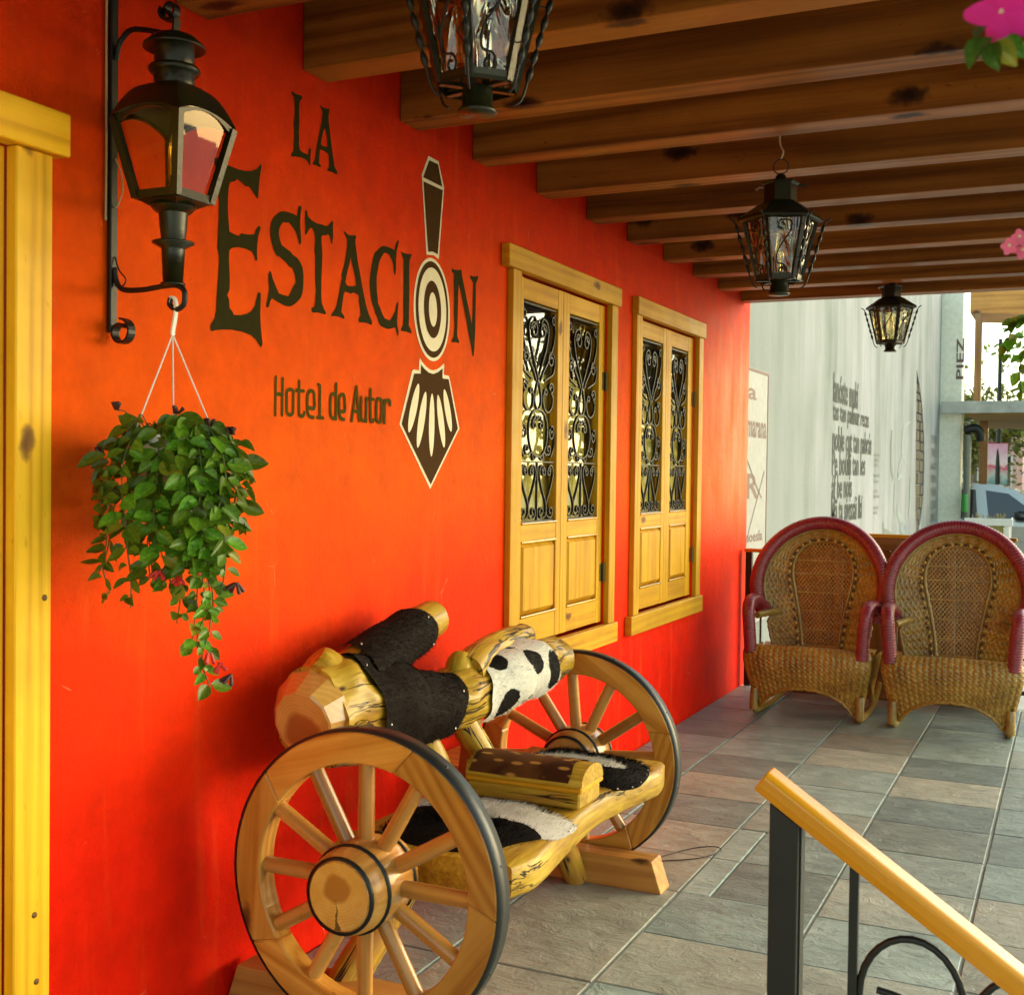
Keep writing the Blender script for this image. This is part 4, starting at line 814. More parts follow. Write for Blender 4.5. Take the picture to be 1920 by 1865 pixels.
# ================================================================ WAGON-WHEEL BENCH
bench = thing('wagon_wheel_bench', 'varnished log bench on two wagon wheels with cowhide seat pads', 'bench', (.45, 3.2, 0))
def wheel(cx, cz, y0, rot, label):
    """wheel in a plane across the porch; y0 near face"""
    R, ri, th = .372, .290, .060
    yc = y0 + th / 2
    hub = MB(); hub.lathe([(.080, -.118), (.098, -.10), (.108, -.02), (.108, .02), (.098, .085), (.082, .10)], (cx, yc, cz), 28, axis=1)
    w = hub.build('wheel', M_SPOKE, bench); w['label'] = label
    # end-grain face of the hub
    ef = MB(); n = 28
    ef.add([(cx, yc - .1195, cz)] + [(cx + .0795 * math.cos(2 * PI * i / n), yc - .1187, cz + .0795 * math.sin(2 * PI * i / n)) for i in range(n)],
           [(0, 1 + (i + 1) % n, 1 + i) for i in range(n)], [(0.006, -.012, 0)] + [(.0795 * math.cos(2 * PI * i / n) + .006, .0795 * math.sin(2 * PI * i / n) - .012, 0) for i in range(n)])
    ef.build('hub_end', M_END, w, fix=False)
    for yy, rr in ((-.112, .088), (-.062, .1045), (.058, .103)):
        b = MB(); b.lathe([(rr - .004, -.005), (rr + .0035, -.0035), (rr + .0035, .0035), (rr - .004, .005)], (cx, yc + yy, cz), 32, axis=1, cap=False); b.build('hub_band', M_IRON, w)
    # five felloes
    nf = 5
    for f in range(nf):
        a0 = rot + 2 * PI * f / nf; a1 = rot + 2 * PI * (f + 1) / nf
        b = MB(); m = 18; vs = []; gs = []; o = b.off()
        for i in range(m + 1):
            a = a0 + (a1 - a0) * i / m
            sk = (.10 if i in (0, m) else 0)          # slanting end joints
            for (r_, yy) in ((ri, y0), (R - .007, y0), (R - .007, y0 + th), (ri, y0 + th)):
                aa = a + (.06 if r_ < .3 else -.03) - (.0015 if i == m else 0)
                vs.append((cx + r_ * math.cos(aa), yy, cz + r_ * math.sin(aa)))
                gs.append(Vector((r_ * math.cos(aa - (a0 + a1) / 2), yy, r_ * math.sin(aa - (a0 + a1) / 2))) + o)
        fs = []
        for i in range(m):
            for k in range(4): fs.append((4 * i + k, 4 * i + (k + 1) % 4, 4 * i + 4 + (k + 1) % 4, 4 * i + 4 + k))
        fs += [(3, 2, 1, 0), (4 * m, 4 * m + 1, 4 * m + 2, 4 * m + 3)]
        b.add(vs, fs, gs)
        b.build('felloe', M_RIMW, w, bevel=.004)
    b = MB(); b.lathe([(R - .007, .002), (R, .0035), (R, th - .0035), (R - .007, th - .002)], (cx, y0, cz), 72, axis=1, cap=False); b.build('tyre', M_TYRE, w)
    for i in range(9):
        a = rot + .3 + i * 2 * PI / 9
        bb = MB(); bb.lathe([(.0001, .002), (.003, .0015), (.005, -.001)], (0, 0, 0), 8)
        bb.v = [tuple(Matrix.Rotation(0, 3, 'Y') @ Vector(v)) for v in bb.v]
        q = Vector((math.cos(a), 0, math.sin(a))).to_track_quat('Z', 'Y').to_matrix()
        bb.v = [tuple(q @ Vector(v) + Vector((cx + R * math.cos(a), y0 + .03, cz + R * math.sin(a)))) for v in bb.v]
        bb.build('tyre_nail', M_TYRE, w, fix=False)
    ns = 12
    for s_ in range(ns):
        a = rot + .05 + 2 * PI * s_ / ns
        d = Vector((math.cos(a), 0, math.sin(a))); p0 = Vector((cx, yc, cz))
        b = MB(); b.tube([p0 + d * .09, p0 + d * .13, p0 + d * .22, p0 + d * .296], [.020, .0205, .020, .0195], 14)
        b.build('spoke', M_SPOKE, w)
    return w
wheel(.463, .407, 2.43, PI / 2 - .05 - 2 * PI * 3 / 12, 'near wheel facing the viewer with end-grain hub')
wheel(.418, .398, 3.905, PI / 2 + .04, 'far wheel half hidden behind the log back and seat')

# foot beams across the floor just inside the wheels
for (y0, x0, x1) in ((2.515, -.0, .80), (3.800, .02, .775)):
    b = MB(); x0 = max(x0, .004)
    lo, hi = (x0, y0, .0), (x1, y0 + .095, .105)
    b.box(lo, hi)
    b.v = [(v[0] + ((-.035 if v[0] > .4 else (.035)) if v[2] > .05 else 0), v[1], v[2]) for v in b.v]
    b.build('foot_beam', M_FOOT, bench, bevel=.004, seg=2)

# seat plank: a half-log slab with an uneven front edge
def seat_edge(t):   # front edge x along the bench (t 0..1)
    return .800 + .012 * math.sin(t * 7 + 1) - .035 * math.sin(PI * t) ** 2 - .05 * max(0, t - .9) * 6 + (-.03 * max(0, .06 - t) * 16)
b = MB(); ny = 40; nx = 10
ya, yb = 2.605, 3.79
sec = []
vs = []; gs = []
for i in range(ny + 1):
    t_ = i / ny; y = ya + (yb - ya) * t_
    xf = seat_edge(t_); xb = .27 + .01 * math.sin(t_ * 9)
    dz = .004 * math.sin(t_ * 11)
    ring = [(xb, .395), (xb - .006, .425), (xb + .03, .452), ((xb + xf) / 2, .447), (xf - .03, .453), (xf - .006, .449), (xf + .002, .440), (xf + .001, .376), (xf - .006, .367), ((xb + xf) / 2, .362)]
    for (x, z) in ring:
        x += .004 * noise.noise(Vector((x * 9, y * 6, z * 9))); z += dz + .004 * noise.noise(Vector((y * 5, x * 7, z * 20)))
        vs.append((x, y, z)); gs.append((x, z, y))
n = 10; fs = []
for i in range(ny):
    for k_ in range(n): fs.append((i * n + k_, i * n + (k_ + 1) % n, i * n + n + (k_ + 1) % n, i * n + n + k_))
b.add(vs, fs, gs, True)
b.add(vs[:n], [tuple(range(n))], gs[:n]); b.add(vs[-n:], [tuple(range(n))], gs[-n:])
seat = b.build('seat', M_PLANK, bench)

def log(name, pts, rs, seedv, parent=bench, mat=M_LOG, n=20, lump=.10, ends=True, flute=.0):
    """knobbly trunk"""
    P = catmull(pts, 14); m = len(P)
    rr = [Vector((i, r, 0)) for i, r in enumerate(rs)]
    RR = [p.y for p in catmull(rr, 14)]
    b = MB(seedv); b.tube(P, RR, n)
    nv = m * n
    out = []
    for i in range(len(b.v)):
        v = Vector(b.v[i]); k_ = min(i // n, m - 1) if i < nv else (0 if i < nv + n else m - 1)
        c_ = P[k_]; d = v - c_
        f = 1 + flute * math.sin(7 * math.atan2(d.z, d.x) + 4 * noise.noise(v * 3)) + lump * noise.noise(v * 7 + Vector((seedv, 0, 0))) + lump * .5 * noise.noise(v * 17 + Vector((seedv, 3, 0))) + .035 * noise.noise(Vector((v.x * 40, v.y * 9, v.z * 40)))
        out.append(tuple(c_ + d * f))
    b.v = out
    o = b.build(name, mat, parent)
    return o, P, RR, b
def log_face(name, c, nrm, r, parent, seedv, up=(0, 0, 1), facet=0.0):
    """cut end of a log"""
    nrm = Vector(nrm).normalized(); u = Vector(up); u = (u - nrm * u.dot(nrm)).normalized(); w = u.cross(nrm)
    n = 24; vs = [Vector(c) + nrm * .004]; gs = [(0, 0, 0)]
    for i in range(n):
        a = 2 * PI * i / n; r_ = r * (1 + .10 * noise.noise(Vector((math.cos(a) * 1.5, math.sin(a) * 1.5, seedv))))
        vs.append(Vector(c) + w * r_ * math.cos(a) + u * r_ * math.sin(a) + nrm * .002); gs.append((r_ * math.cos(a) * .6, r_ * math.sin(a) * .6, 0))
    b = MB(); b.add(vs, [(0, 1 + i, 1 + (i + 1) % n) for i in range(n)], gs)
    return b.build(name, M_END, parent)

# back log: thick butt near the camera, tapering to the far wheel
BP = [(.218, 2.575, .766), (.225, 2.737, .762), (.238, 2.92, .728), (.26, 3.10, .700), (.285, 3.27, .703), (.315, 3.47, .724), (.345, 3.70, .741), (.36, 3.845, .746)]
BR = [.116, .132, .118, .094, .092, .093, .087, .078]
bl, BPc, BRc, _ = log('back_log', BP, BR, 3, n=48, lump=.20, flute=.025)
# broad sawn butt: bevelled faces around the cut
bf = MB(); rr0 = .112; c0 = Vector(BP[0]); nn = Vector((.0, -1, .0)); n = 12
front = []; back = []
for i in range(n):
    a = 2 * PI * i / n
    back.append(c0 + Vector((rr0 * 1.04 * math.cos(a), .004, rr0 * 1.04 * math.sin(a))))
    front.append(c0 + Vector((.012 + rr0 * .74 * math.cos(a + .12), -.050 - .018 * math.sin(a), -.016 + rr0 * .76 * math.sin(a + .12))))
bf.add(front + back, [(i, (i + 1) % n, n + (i + 1) % n, n + i) for i in range(n)] + [tuple(range(n))],
       [((p - c0).x * .7 - .005, (p - c0).z * .7 + .03, 0) for p in front + back])
bf.build('back_log_end', M_END, bl, bevel=.004)
# fork rising beside the wall, stub beyond it, and a knob
fk, FP, FR, _ = log('back_branch', [(.222, 2.70, .800), (.205, 2.89, .855), (.185, 3.085, .895), (.162, 3.32, .930)], [.088, .074, .066, .060], 5, bl, n=20, lump=.08)
log_face('branch_end', FP[-1], (FP[-1] - FP[-3]), .056, fk, 2)
f2, FP2, FR2, _ = log('back_branch', [(.295, 3.30, .775), (.28, 3.45, .806), (.268, 3.64, .820), (.262, 3.80, .824)], [.056, .055, .052, .046], 8, bl, n=18, lump=.1)
log_face('branch_end', FP2[-1], (FP2[-1] - FP2[-3]), .045, f2, 4)
f3, FP3, FR3, _ = log('back_branch', [(.282, 3.27, .745), (.276, 3.30, .800), (.272, 3.32, .818)], [.05, .042, .030], 9, bl, n=16, lump=.1)
f4, FP4, _, _ = log('back_branch', [(.22, 2.66, .85), (.20, 2.64, .885), (.19, 2.63, .90)], [.07, .058, .045], 12, bl, n=18, lump=.12)
# lower jaw of the butt seen through the wheel
log('lower_log', [(.245, 2.62, .672), (.262, 2.80, .655), (.28, 3.0, .66)], [.050, .056, .05], 15, bl, n=16, lump=.1)

# splayed legs and back posts
for i, (a, c, r0, r1) in enumerate([((.42, 2.83, .37), (.30, 2.53, .012), .042, .052), ((.42, 3.60, .37), (.47, 3.80, .012), .045, .040)]):
    a = Vector(a); c = Vector(c)
    log('leg', [a, a.lerp(c, .5), c], [r0, (r0 + r1) / 2, r1], 20 + i, n=16, lump=.08)
for i, (a, c, r0) in enumerate([((.27, 3.05, .66), (.345, 3.12, .43), .040), ((.30, 3.25, .65), (.395, 3.34, .43), .044)]):
    a = Vector(a); c = Vector(c)
    log('back_post', [a, a.lerp(c, .5), c], [r0 * .9, r0, r0 * 1.08], 30 + i, n=16, lump=.07)
b = MB(); b.box((.262, 3.315, .30), (.298, 3.385, .64), rot=Matrix.Rotation(-.22, 3, 'X')); b.build('back_strut', M_FOOT, bench, bevel=.006)
# plank behind the far end, under the hub
b = MB(); b.box((.03, 3.50, .375), (.34, 3.80, .425)); b.build('rear_rail', M_RIMW, bench, bevel=.004)

# armrest box in the middle of the seat: drawer base with rounded deerskin top
b = MB(); b.box((.40, 3.115, .452), (.752, 3.275, .498), grain=0); arm = b.build('armrest', M_PLANK, bench, bevel=.005)
b = MB(); b.box((.395, 3.108, .4985), (.760, 3.282, .514), grain=0); b.build('armrest_lid', M_YEL, arm, bevel=.004)
def half(u, v, grow=0.0, x0=.396, x1=.760):
    a = PI * v; return (x0 + (x1 - x0) * u, 3.195 - (.084 + grow) * math.cos(a), .515 + (.052 + grow) * math.sin(a) ** .8)
b = MB(); b.grid(lambda u, v: half(u, v), 8, 14, lambda u, v: Vector((v * .2, .1, u * .42)))
for u in (0.0, 1.0):
    ring = [half(u, i / 14) for i in range(15)]
    b.add(ring, [tuple(range(15))], [Vector((p[1] - 3.195, p[2] - .47, 0)) for p in ring])
b.build('armrest_top', M_PLANK, arm)
M_DEER = m_hide('deerskin', (3, 1, 7), .5, 6, True)
b = MB(); b.grid(lambda u, v: half(.03 + .86 * u + .012 * math.sin(9 * v), .04 + .74 * v, .004), 30, 18)
b.build('deerskin_cover', M_DEER, arm)

# cowhides: draped sheets with short fur standing on them
def fur(parent, mat, fn, nfn, count, ln, lean, seedv):
    r = random.Random(seedv); b = MB()
    for i in range(count):
        u, v = r.random(), r.random()
        if not nfn(u, v): continue
        p = Vector(fn(u, v)); du = Vector(fn(min(1, u + .01), v)) - Vector(fn(max(0, u - .01), v)); dv = Vector(fn(u, min(1, v + .01))) - Vector(fn(u, max(0, v - .01)))
        nr = du.cross(dv)
        if nr.length < 1e-9: continue
        nr.normalize()
        if nr.dot(Vector(lean[1])) < 0: nr = -nr
        d = (nr * .5 + Vector(lean[0]) + Vector((r.uniform(-.4, .4), r.uniform(-.4, .4), r.uniform(-.3, .3)))).normalized()
        side = d.cross(nr); side = side.normalized() * .0009 if side.length > 1e-6 else Vector((.0009, 0, 0))
        l = ln * r.uniform(.6, 1.3)
        b.add([p - side, p + side, p + d * l * .55 + nr * .001, p + d * l], [(0, 1, 2), (0, 2, 3)], [p] * 4)
    o = b.build('fur', mat, parent, fix=False); o['kind'] = 'stuff'
    return o
def seat_hide(yc, hy, x0, x1, mat, seedv, ph):
    xc, hx = (x0 + x1) / 2, (x1 - x0) / 2
    def fn(u, v):
        a = 2 * PI * u; rr = v * (1 + .07 * math.sin(3 * a + ph) + .05 * math.sin(5 * a + ph * 2))
        ca, sa = math.cos(a), math.sin(a)
        ca = math.copysign(abs(ca) ** .75, ca); sa = math.copysign(abs(sa) ** .75, sa)
        x = xc + hx * rr * ca; y = yc + hy * rr * sa
        z = .456 + .026 * (1 - v ** 4) - .006 * v
        return (x, y, z)
    b = MB(); b.grid(fn, 48, 10, closed_u=True)
    o = b.build('hide_pad', mat, bench, fix=True)
    fur(o, mat, fn, lambda u, v: True, 6500, .016, ((.5, -.15, -.05), (0, 0, 1)), seedv)
    # tacks around the rim
    b = MB()
    for i in range(26):
        p = fn((i + .5) / 26, .97)
        if p[0] > xc: b.lathe([(.0001, .004), (.0025, .003), (.0035, 0)], (p[0], p[1], p[2]), 6)
    q = b.build('tacks', M_BRASS, o); q['kind'] = 'stuff'
    return o
BLK, WHT = (.008, .006, .005), (.66, .63, .55)
M_HIDE1 = m_patch('cowhide_near', [((.66, 2.76, .46), (.13, .10, .2)), ((.40, 2.74, .46), (.17, .15, .2)), ((.74, 3.04, .46), (.10, .030, .2)), ((.53, 2.64, .46), (.3, .05, .2))], WHT, BLK)
M_HIDE2 = m_patch('cowhide_far', [((.56, 3.56, .46), (.17, .045, .2)), ((.42, 3.47, .46), (.07, .05, .2))], BLK, WHT)
M_HIDE3 = m_patch('cowhide_dark', [((0, 0, 0), (.1, .1, .1))], (.010, .006, .004), BLK)
M_HIDE4 = m_patch('cowhide_patched', [((.35, 3.39, .80), (.05, .040, .03)), ((.41, 3.55, .79), (.035, .050, .06)), ((.41, 3.40, .65), (.06, .055, .07)), ((.44, 3.66, .74), (.04, .040, .07)), ((.45, 3.54, .655), (.06, .10, .025)), ((.34, 3.52, .85), (.02, .025, .03))], WHT, BLK, .03)
seat_hide(2.865, .225, .30, .79, M_HIDE1, 1, .4)
seat_hide(3.53, .235, .33, .80, M_HIDE2, 2, 1.9)

def wrap_hide(P, RR, t0, t1, a0, a1, mat, seedv, count, name='hide_wrap', grow=.012, wob=.12, ln=.012, parent=bl, lump=.20, sv=3):
    """sheet wrapped round a log between stations t0..t1 and angles a0..a1 (0 = +x side, pi/2 = top)"""
    m = len(P)
    def fn(u, v):
        vv = (t0 + (t1 - t0) * (v + wob * (v - .5) * math.sin(5 * u + seedv))) * (m - 1); i = max(0, min(m - 2, int(vv))); f = vv - i
        c_ = P[i].lerp(P[i + 1], f); r_ = RR[i] * (1 - f) + RR[i + 1] * f + grow
        t_ = (P[i + 1] - P[i]).normalized(); up = Vector((0, 0, 1)); up = (up - t_ * up.dot(t_)).normalized(); sd_ = t_.cross(up)
        if sd_.x < 0: sd_ = -sd_
        mid_ = (a0 + a1) / 2; a = mid_ + (a1 - a0) / 2 * (2 * u - 1) * (1 + wob * .6 * math.sin(7 * v + seedv))
        d0 = (sd_ * math.cos(a) + up * math.sin(a)) * (r_ - grow); q = c_ + d0
        f_ = 1 + lump * noise.noise(q * 7 + Vector((sv, 0, 0))) + lump * .5 * noise.noise(q * 17 + Vector((sv, 3, 0)))
        rw = (r_ - grow) * f_ + grow + .004 * noise.noise(Vector((u * 5, v * 5, seedv)))
        return tuple(c_ + (sd_ * math.cos(a) + up * math.sin(a)) * rw)
    b = MB(); b.grid(fn, 20, 14)
    o = b.build(name, mat, parent)
    lean = ((.25, .3, -.6), (.8, -.4, .6))
    fur(o, mat, fn, lambda u, v: True, count, ln, lean, seedv)
    b = MB()
    for (u, v) in [(.32, .05), (.78, .06), (.22, .95), (.58, .95)]:
        p = fn(u, v); b.lathe([(.0001, .005), (.0025, .0035), (.0038, -.002)], p, 8)
    q = b.build('tacks', M_BRASS, o); q['kind'] = 'stuff'
    return o
wrap_hide(BPc, BRc, .125, .49, -1.25, 1.75, M_HIDE3, 4, 4500, grow=.012)
wrap_hide(FP, FR, .16, .80, -1.2, 2.1, M_HIDE3, 6, 3200, grow=.010, parent=fk, lump=.08, sv=5)
wrap_hide(BPc, BRc, .62, .86, -1.15, 1.95, M_HIDE4, 7, 3000, grow=.010, ln=.008)
# loose wire on the floor by the far wheel
b = MB(); b.tube(catmull([(.62, 4.10, .004), (.72, 4.30, .006), (.80, 4.36, .010), (.83, 4.33, .006), (.78, 4.22, .004), (.66, 4.12, .004)], 6), .0022, 6)
tag(b.build('wire_loop', M_IRON), 'thin dark wire loop lying on the tiles beside the far wheel', 'wire')

# ================================================================ WICKER ROCKING CHAIRS
def make_chair():
    t = thing('wicker_rocking_chair', 'x', 'chair', (0, 0, 0), 'wicker rocking chairs side by side')
    L = dict(local=True)
    CZ, CR = .735, .375            # back circle
    yb = lambda x, z: .05 + .12 * max(0, z - .35) - .10 * (abs(x) / .38) ** 2
    def outer(s):                  # s 0..1 from lower left up over to lower right
        if s < .14: f = s / .14; return (-.275 - .035 * f, .36 + .16 * f)
        if s > .86: f = (1 - s) / .14; return (.275 + .035 * f, .36 + .16 * f)
        a = PI + .585 - (PI + 1.17) * (s - .14) / .72
        return ((CR - .035) * math.cos(a), CZ + (CR - .035) * math.sin(a))
    KH = [(-.105, .36), (-.115, .46), (-.135, .58), (-.160, .70), (-.178, .80), (-.165, .90), (-.105, .975), (0, 1.0)]
    KH = KH + [(-x, z) for x, z in reversed(KH[:-1])]
    KP = catmull([(x, z, 0) for x, z in KH], 10)
    def key(s):
        f = s * (len(KP) - 1); i = min(len(KP) - 2, int(f)); p = KP[i].lerp(KP[i + 1], f - i); return (p.x, p.y)
    # woven field between the rim and the keyhole
    SN, ROWS = 58, 13
    def weave(u, v):
        k_, o_ = key(u), outer(u)
        x = k_[0] + (o_[0] - k_[0]) * v; z = k_[1] + (o_[1] - k_[1]) * v
        row = v * ROWS; ri = int(row); ph = 1 if ri % 2 else -1
        d = .004 * math.sin(PI * SN * u) * ph * abs(math.sin(PI * row)) + .006 * abs(math.sin(PI * SN * u * .5)) + .0025 * abs(math.sin(PI * row))
        return (x, yb(x, z) - d, z)
    b = MB(); b.grid(weave, SN * 3, ROWS * 3)
    b.build('woven_back', M_WICK, t, **L)
    b = MB(); b.grid(lambda u, v: tuple(Vector(weave(u, v)) + Vector((0, .018, 0))), 60, 4); b.build('back_lining', M_WICK, t, **L)
    # edging of the keyhole and of the rim
    for nm, cv, r in (('keyhole_edge', key, .010), ('inner_edge', lambda s: ((outer(s)[0]) * .985, CZ + (outer(s)[1] - CZ) * .985), .011)):
        b = MB(); b.tube([(cv(i / 70)[0], yb(*cv(i / 70)) - .006, cv(i / 70)[1]) for i in range(71)], [r * (1 + .18 * math.sin(i * 2.1)) for i in range(71)], 8)
        b.build(nm, M_BAMB, t, **L)
    # cane lattice
    poly = [(p.x, p.y) for p in KP]
    def inpoly(x, z):
        c = False; n = len(poly); j = n - 1
        for i in range(n):
            if (poly[i][1] > z) != (poly[j][1] > z) and x < (poly[j][0] - poly[i][0]) * (z - poly[i][1]) / (poly[j][1] - poly[i][1]) + poly[i][0]: c = not c
            j = i
        return c or (abs(z - .36) < .01 and abs(x) < .1)
    b = MB(); lay = 0
    for (dx, dz) in ((.62, .79), (-.62, .79)):
        nx_, nz_ = -dz, dx; lay += 1
        for q in range(-40, 41):
            run = None
            pts = []
            for s in range(-60, 61):
                x = nx_ * q * .0175 + dx * s * .0125; z = .68 + nz_ * q * .0175 + dz * s * .0125
                if inpoly(x, z): pts.append((x, z))
                elif pts:
                    break
            if len(pts) > 2:
                w = .0028
                V = []
                for (x, z) in pts:
                    yy = yb(x, z) + .004 + .0025 * lay + .001 * math.sin((x + z) * 160 + lay * PI)
                    V += [(x - nx_ * w, yy, z - nz_ * w), (x + nx_ * w, yy, z + nz_ * w)]
                b.add(V, [(2 * i, 2 * i + 1, 2 * i + 3, 2 * i + 2) for i in range(len(pts) - 1)])
    for z in (.47, .58, .69, .80, .88):
        xw = max((abs(p[0]) for p in poly if abs(p[1] - z) < .02), default=.1)
        b.tube([(-xw, yb(xw, z) + .011, z), (0, yb(0, z) + .012, z), (xw, yb(xw, z) + .011, z)], .0045, 6)
    o = b.build('cane_lattice', M_WICK, t, fix=False, **L); o['kind'] = 'stuff'
    # row of beads round the keyhole
    for nm, mt, odd in (('pale_beads', M_BEAD, 0), ('dark_beads', M_BEAD2, 1)):
        b = MB(); n = 64
        for i in range(n):
            if i % 2 != odd: continue
            s = .01 + .98 * i / (n - 1); k_, o_ = key(s), outer(s)
            x = k_[0] + (o_[0] - k_[0]) * .13; z = k_[1] + (o_[1] - k_[1]) * .13
            b.lathe([(.0001, -.010), (.0075, -.006), (.0095, 0), (.0075, .006), (.0001, .010)], (x, yb(x, z) - .015, z), 8, axis=1)
        o = b.build(nm, mt, t, **L); o['kind'] = 'stuff'
    # ribbed maroon rim
    def ribs(path, r, name, mat, pitch=.017):
        P = catmull(path, 10); ln = [0]
        for i in range(1, len(P)): ln.append(ln[-1] + (P[i] - P[i - 1]).length)
        N = int(ln[-1] / pitch * 4); Q = []; RR = []
        j = 0
        for i in range(N + 1):
            d = ln[-1] * i / N
            while j < len(P) - 2 and ln[j + 1] < d: j += 1
            f = (d - ln[j]) / max(1e-6, ln[j + 1] - ln[j]); Q.append(P[j].lerp(P[j + 1], f)); RR.append(r * (1 - .07 + .07 * abs(math.sin(PI * d / pitch))))
        b = MB(); b.tube(Q, RR, 12); return b.build(name, mat, t, **L)
    rim = []
    for i in range(25):
        a = PI + .50 - (PI + 1.0) * i / 24
        x, z = CR * math.cos(a), CZ + CR * math.sin(a); rim.append((x, yb(x, z) - .015, z))
    ribs(rim, .041, 'rim', M_REDW)
    for s in (-1, 1):
        ribs([(s * .315, -.33, .37), (s * .325, -.335, .52), (s * .333, -.325, .61), (s * .338, -.27, .655), (s * .340, -.14, .652), (s * .335, -.02, .61), (s * .325, .02, .58)], .038, 'armrest', M_REDW, .014)
        b = MB(); b.tube([(s * .30, -.26, .575), (s * .262, -.08, .578), (s * .245, .03, .572)], [.020, .021, .020], 10); b.build('arm_brace', M_BAMB, t, **L)
        b = MB(); b.tube(catmull([(s * .298, -.285, .075), (s * .298, -.275, .028), (s * .295, -.18, .018), (s * .29, .08, .020), (s * .28, .32, .060), (s * .27, .46, .115)], 6), .020, 10); b.build('rocker', M_BAMB, t, **L)
        b = MB(); b.tube([(s * .300, -.280, .15), (s * .302, -.292, .09), (s * .302, -.290, .030)], [.026, .025, .027], 12); b.build('foot', M_BAMB, t, **L)
        b = MB(); b.tube([(s * .27, .10, .36), (s * .275, .16, .20), (s * .28, .20, .04)], .018, 10); b.build('rear_leg', M_BAMB, t, **L)
    # seat deck and the deep woven front skirt
    SN2, R2 = 46, 30
    prof = [(-.24, .385), (-.30, .408), (-.345, .398), (-.362, .36), (-.362, .31), (-.345, .245), (-.318, .175), (-.300, .105), (-.296, .03)]
    PF = catmull([(a, z, 0) for a, z in prof], 8)
    def skirt(u, v):
        x1 = 2 * u - 1
        zb = .04 + .135 * max(0.0, 1 - (abs(x1) / .84) ** 2) ** .8 if abs(x1) < .84 else .04
        fmax = 1.0
        # profile position for this column: stop at the arched lower edge
        lo = 0
        for i in range(len(PF)):
            if PF[i].y >= zb or i < 10: lo = i
        f = v * lo; i = min(len(PF) - 2, int(f)); p = PF[i].lerp(PF[i + 1], f - i)
        z = p.y
        hw = .308 + .058 * min(1, max(0, (z - .06) / .26)) ** .9
        if z > .37: hw -= .012 * ((z - .37) / .04)
        row = v * R2; ri = int(row); ph = 1 if ri % 2 else -1
        d = .0032 * math.sin(PI * SN2 * u) * ph * abs(math.sin(PI * row)) + .006 * abs(math.sin(PI * SN2 * u * .5)) + .003 * abs(math.sin(PI * row))
        rnd_ = .05 * abs(x1) ** 6
        return (x1 * hw, p.x - d + rnd_, z + (.012 * (1 - x1 * x1) if z > .36 else 0))
    b = MB(); b.grid(skirt, SN2 * 3, R2 * 3); b.build('woven_skirt', M_WICK, t, **L)
    b = MB(); b.tube([tuple(Vector(skirt(i / 40, 1.0)) + Vector((0, -.003, 0))) for i in range(41)], .009, 8); b.build('skirt_edge', M_WICK, t, **L)
    b = MB(); b.grid(lambda u, v: (-.33 + .66 * u, -.25 + .31 * v, .382 - .02 * math.sin(PI * v) + .003 * math.sin(60 * u) * math.sin(50 * v)), 60, 30); b.build('woven_seat', M_WICK, t, **L)
    for s in (-1, 1):
        b = MB(); b.grid(lambda u, v: (s * (.355 - .05 * v), -.30 + .38 * u, .375 - (.15 + .12 * abs(2 * u - 1) ** 2) * v), 24, 16); b.build('side_skirt', M_WICK, t, **L)
    return t
ch = make_chair()
ch['label'] = 'wicker rocking chair with maroon rim nearer the red wall and black rail post'
ch.location = (.628, 7.215, 0); ch.rotation_euler = (0, 0, math.radians(-2))
ch2 = copy_tree(ch)
ch2['label'] = 'wicker rocking chair with maroon rim farther from the red wall, beside the end railing'
ch2.location = (1.395, 7.195, 0); ch2.rotation_euler = (0, 0, math.radians(1))

# ---- dark wooden panelled screen behind the chairs
t = thing('wood_panel_screen', 'brown panelled wooden screen standing behind the wicker chairs', 'screen', (1.2, 7.76, 0))
b = MB(); b.box((.275, 7.745, 1.012), (1.68, 7.80, 1.034)); b.build('top_cap', M_YEL, t, bevel=.003)
b = MB(); b.box((.285, 7.750, .93), (1.67, 7.795, 1.011)); b.build('rail', M_PANELW, t, bevel=.003); b = MB(); b.box((.285, 7.750, .0), (1.67, 7.795, .10)); b.build('rail', M_PANELW, t, bevel=.003)
for x in (.285, .62, .955, 1.29, 1.62):
    b = MB(); b.box((x, 7.751, .101), (x + .05, 7.794, .929)); b.build('stile', M_PANELW, t, bevel=.003)
for x in (.336, .671, 1.006, 1.341):
    w_ = .283 if x < 1.3 else .278
    b = MB(); b.box((x, 7.768, .101), (x + w_, 7.782, .929)); b.box((x + .03, 7.757, .16), (x + w_ - .03, 7.767, .87)); b.build('panel', M_PANELW, t, bevel=.004)

# ---- iron railing across the end of the porch
t = thing('end_railing', 'black iron railing with scrolls and thin wood top rail at the porch end', 'railing', (1.2, 7.85, 0))
b = MB(); b.box((.02, 7.82, .884), (2.6, 7.872, .908)); b.build('top_rail', M_RAIL, t, bevel=.004)
for x in (.028, 1.30, 2.55):
    b = MB(); b.box((x, 7.83, .0), (x + .042, 7.872, .883)); b.build('post', M_POST, t, bevel=.002)
b = MB(); b.box((.071, 7.845, .085), (2.549, 7.865, .110)); b.build('bottom_bar', M_POST, t, bevel=.002)
for x in (.13, .50, .87, 1.62, 1.99, 2.36):
    b = MB(); b.box((x - .006, 7.849, .111), (x + .006, 7.861, .883)); b.build('baluster', M_POST, t)
for i, x in enumerate((.315, .685, 1.06, 1.80, 2.175)):
    for z, s in ((.72, 1), (.48, -1), (.26, 1)):
        b = MB(); b.tube([(x + a, 7.855, z + c) for a, c in spiral((0, 0), .018, .105, .8 * s, 1.7 * s, 20)], .0045, 6); b.build('scroll', M_IRON, t)

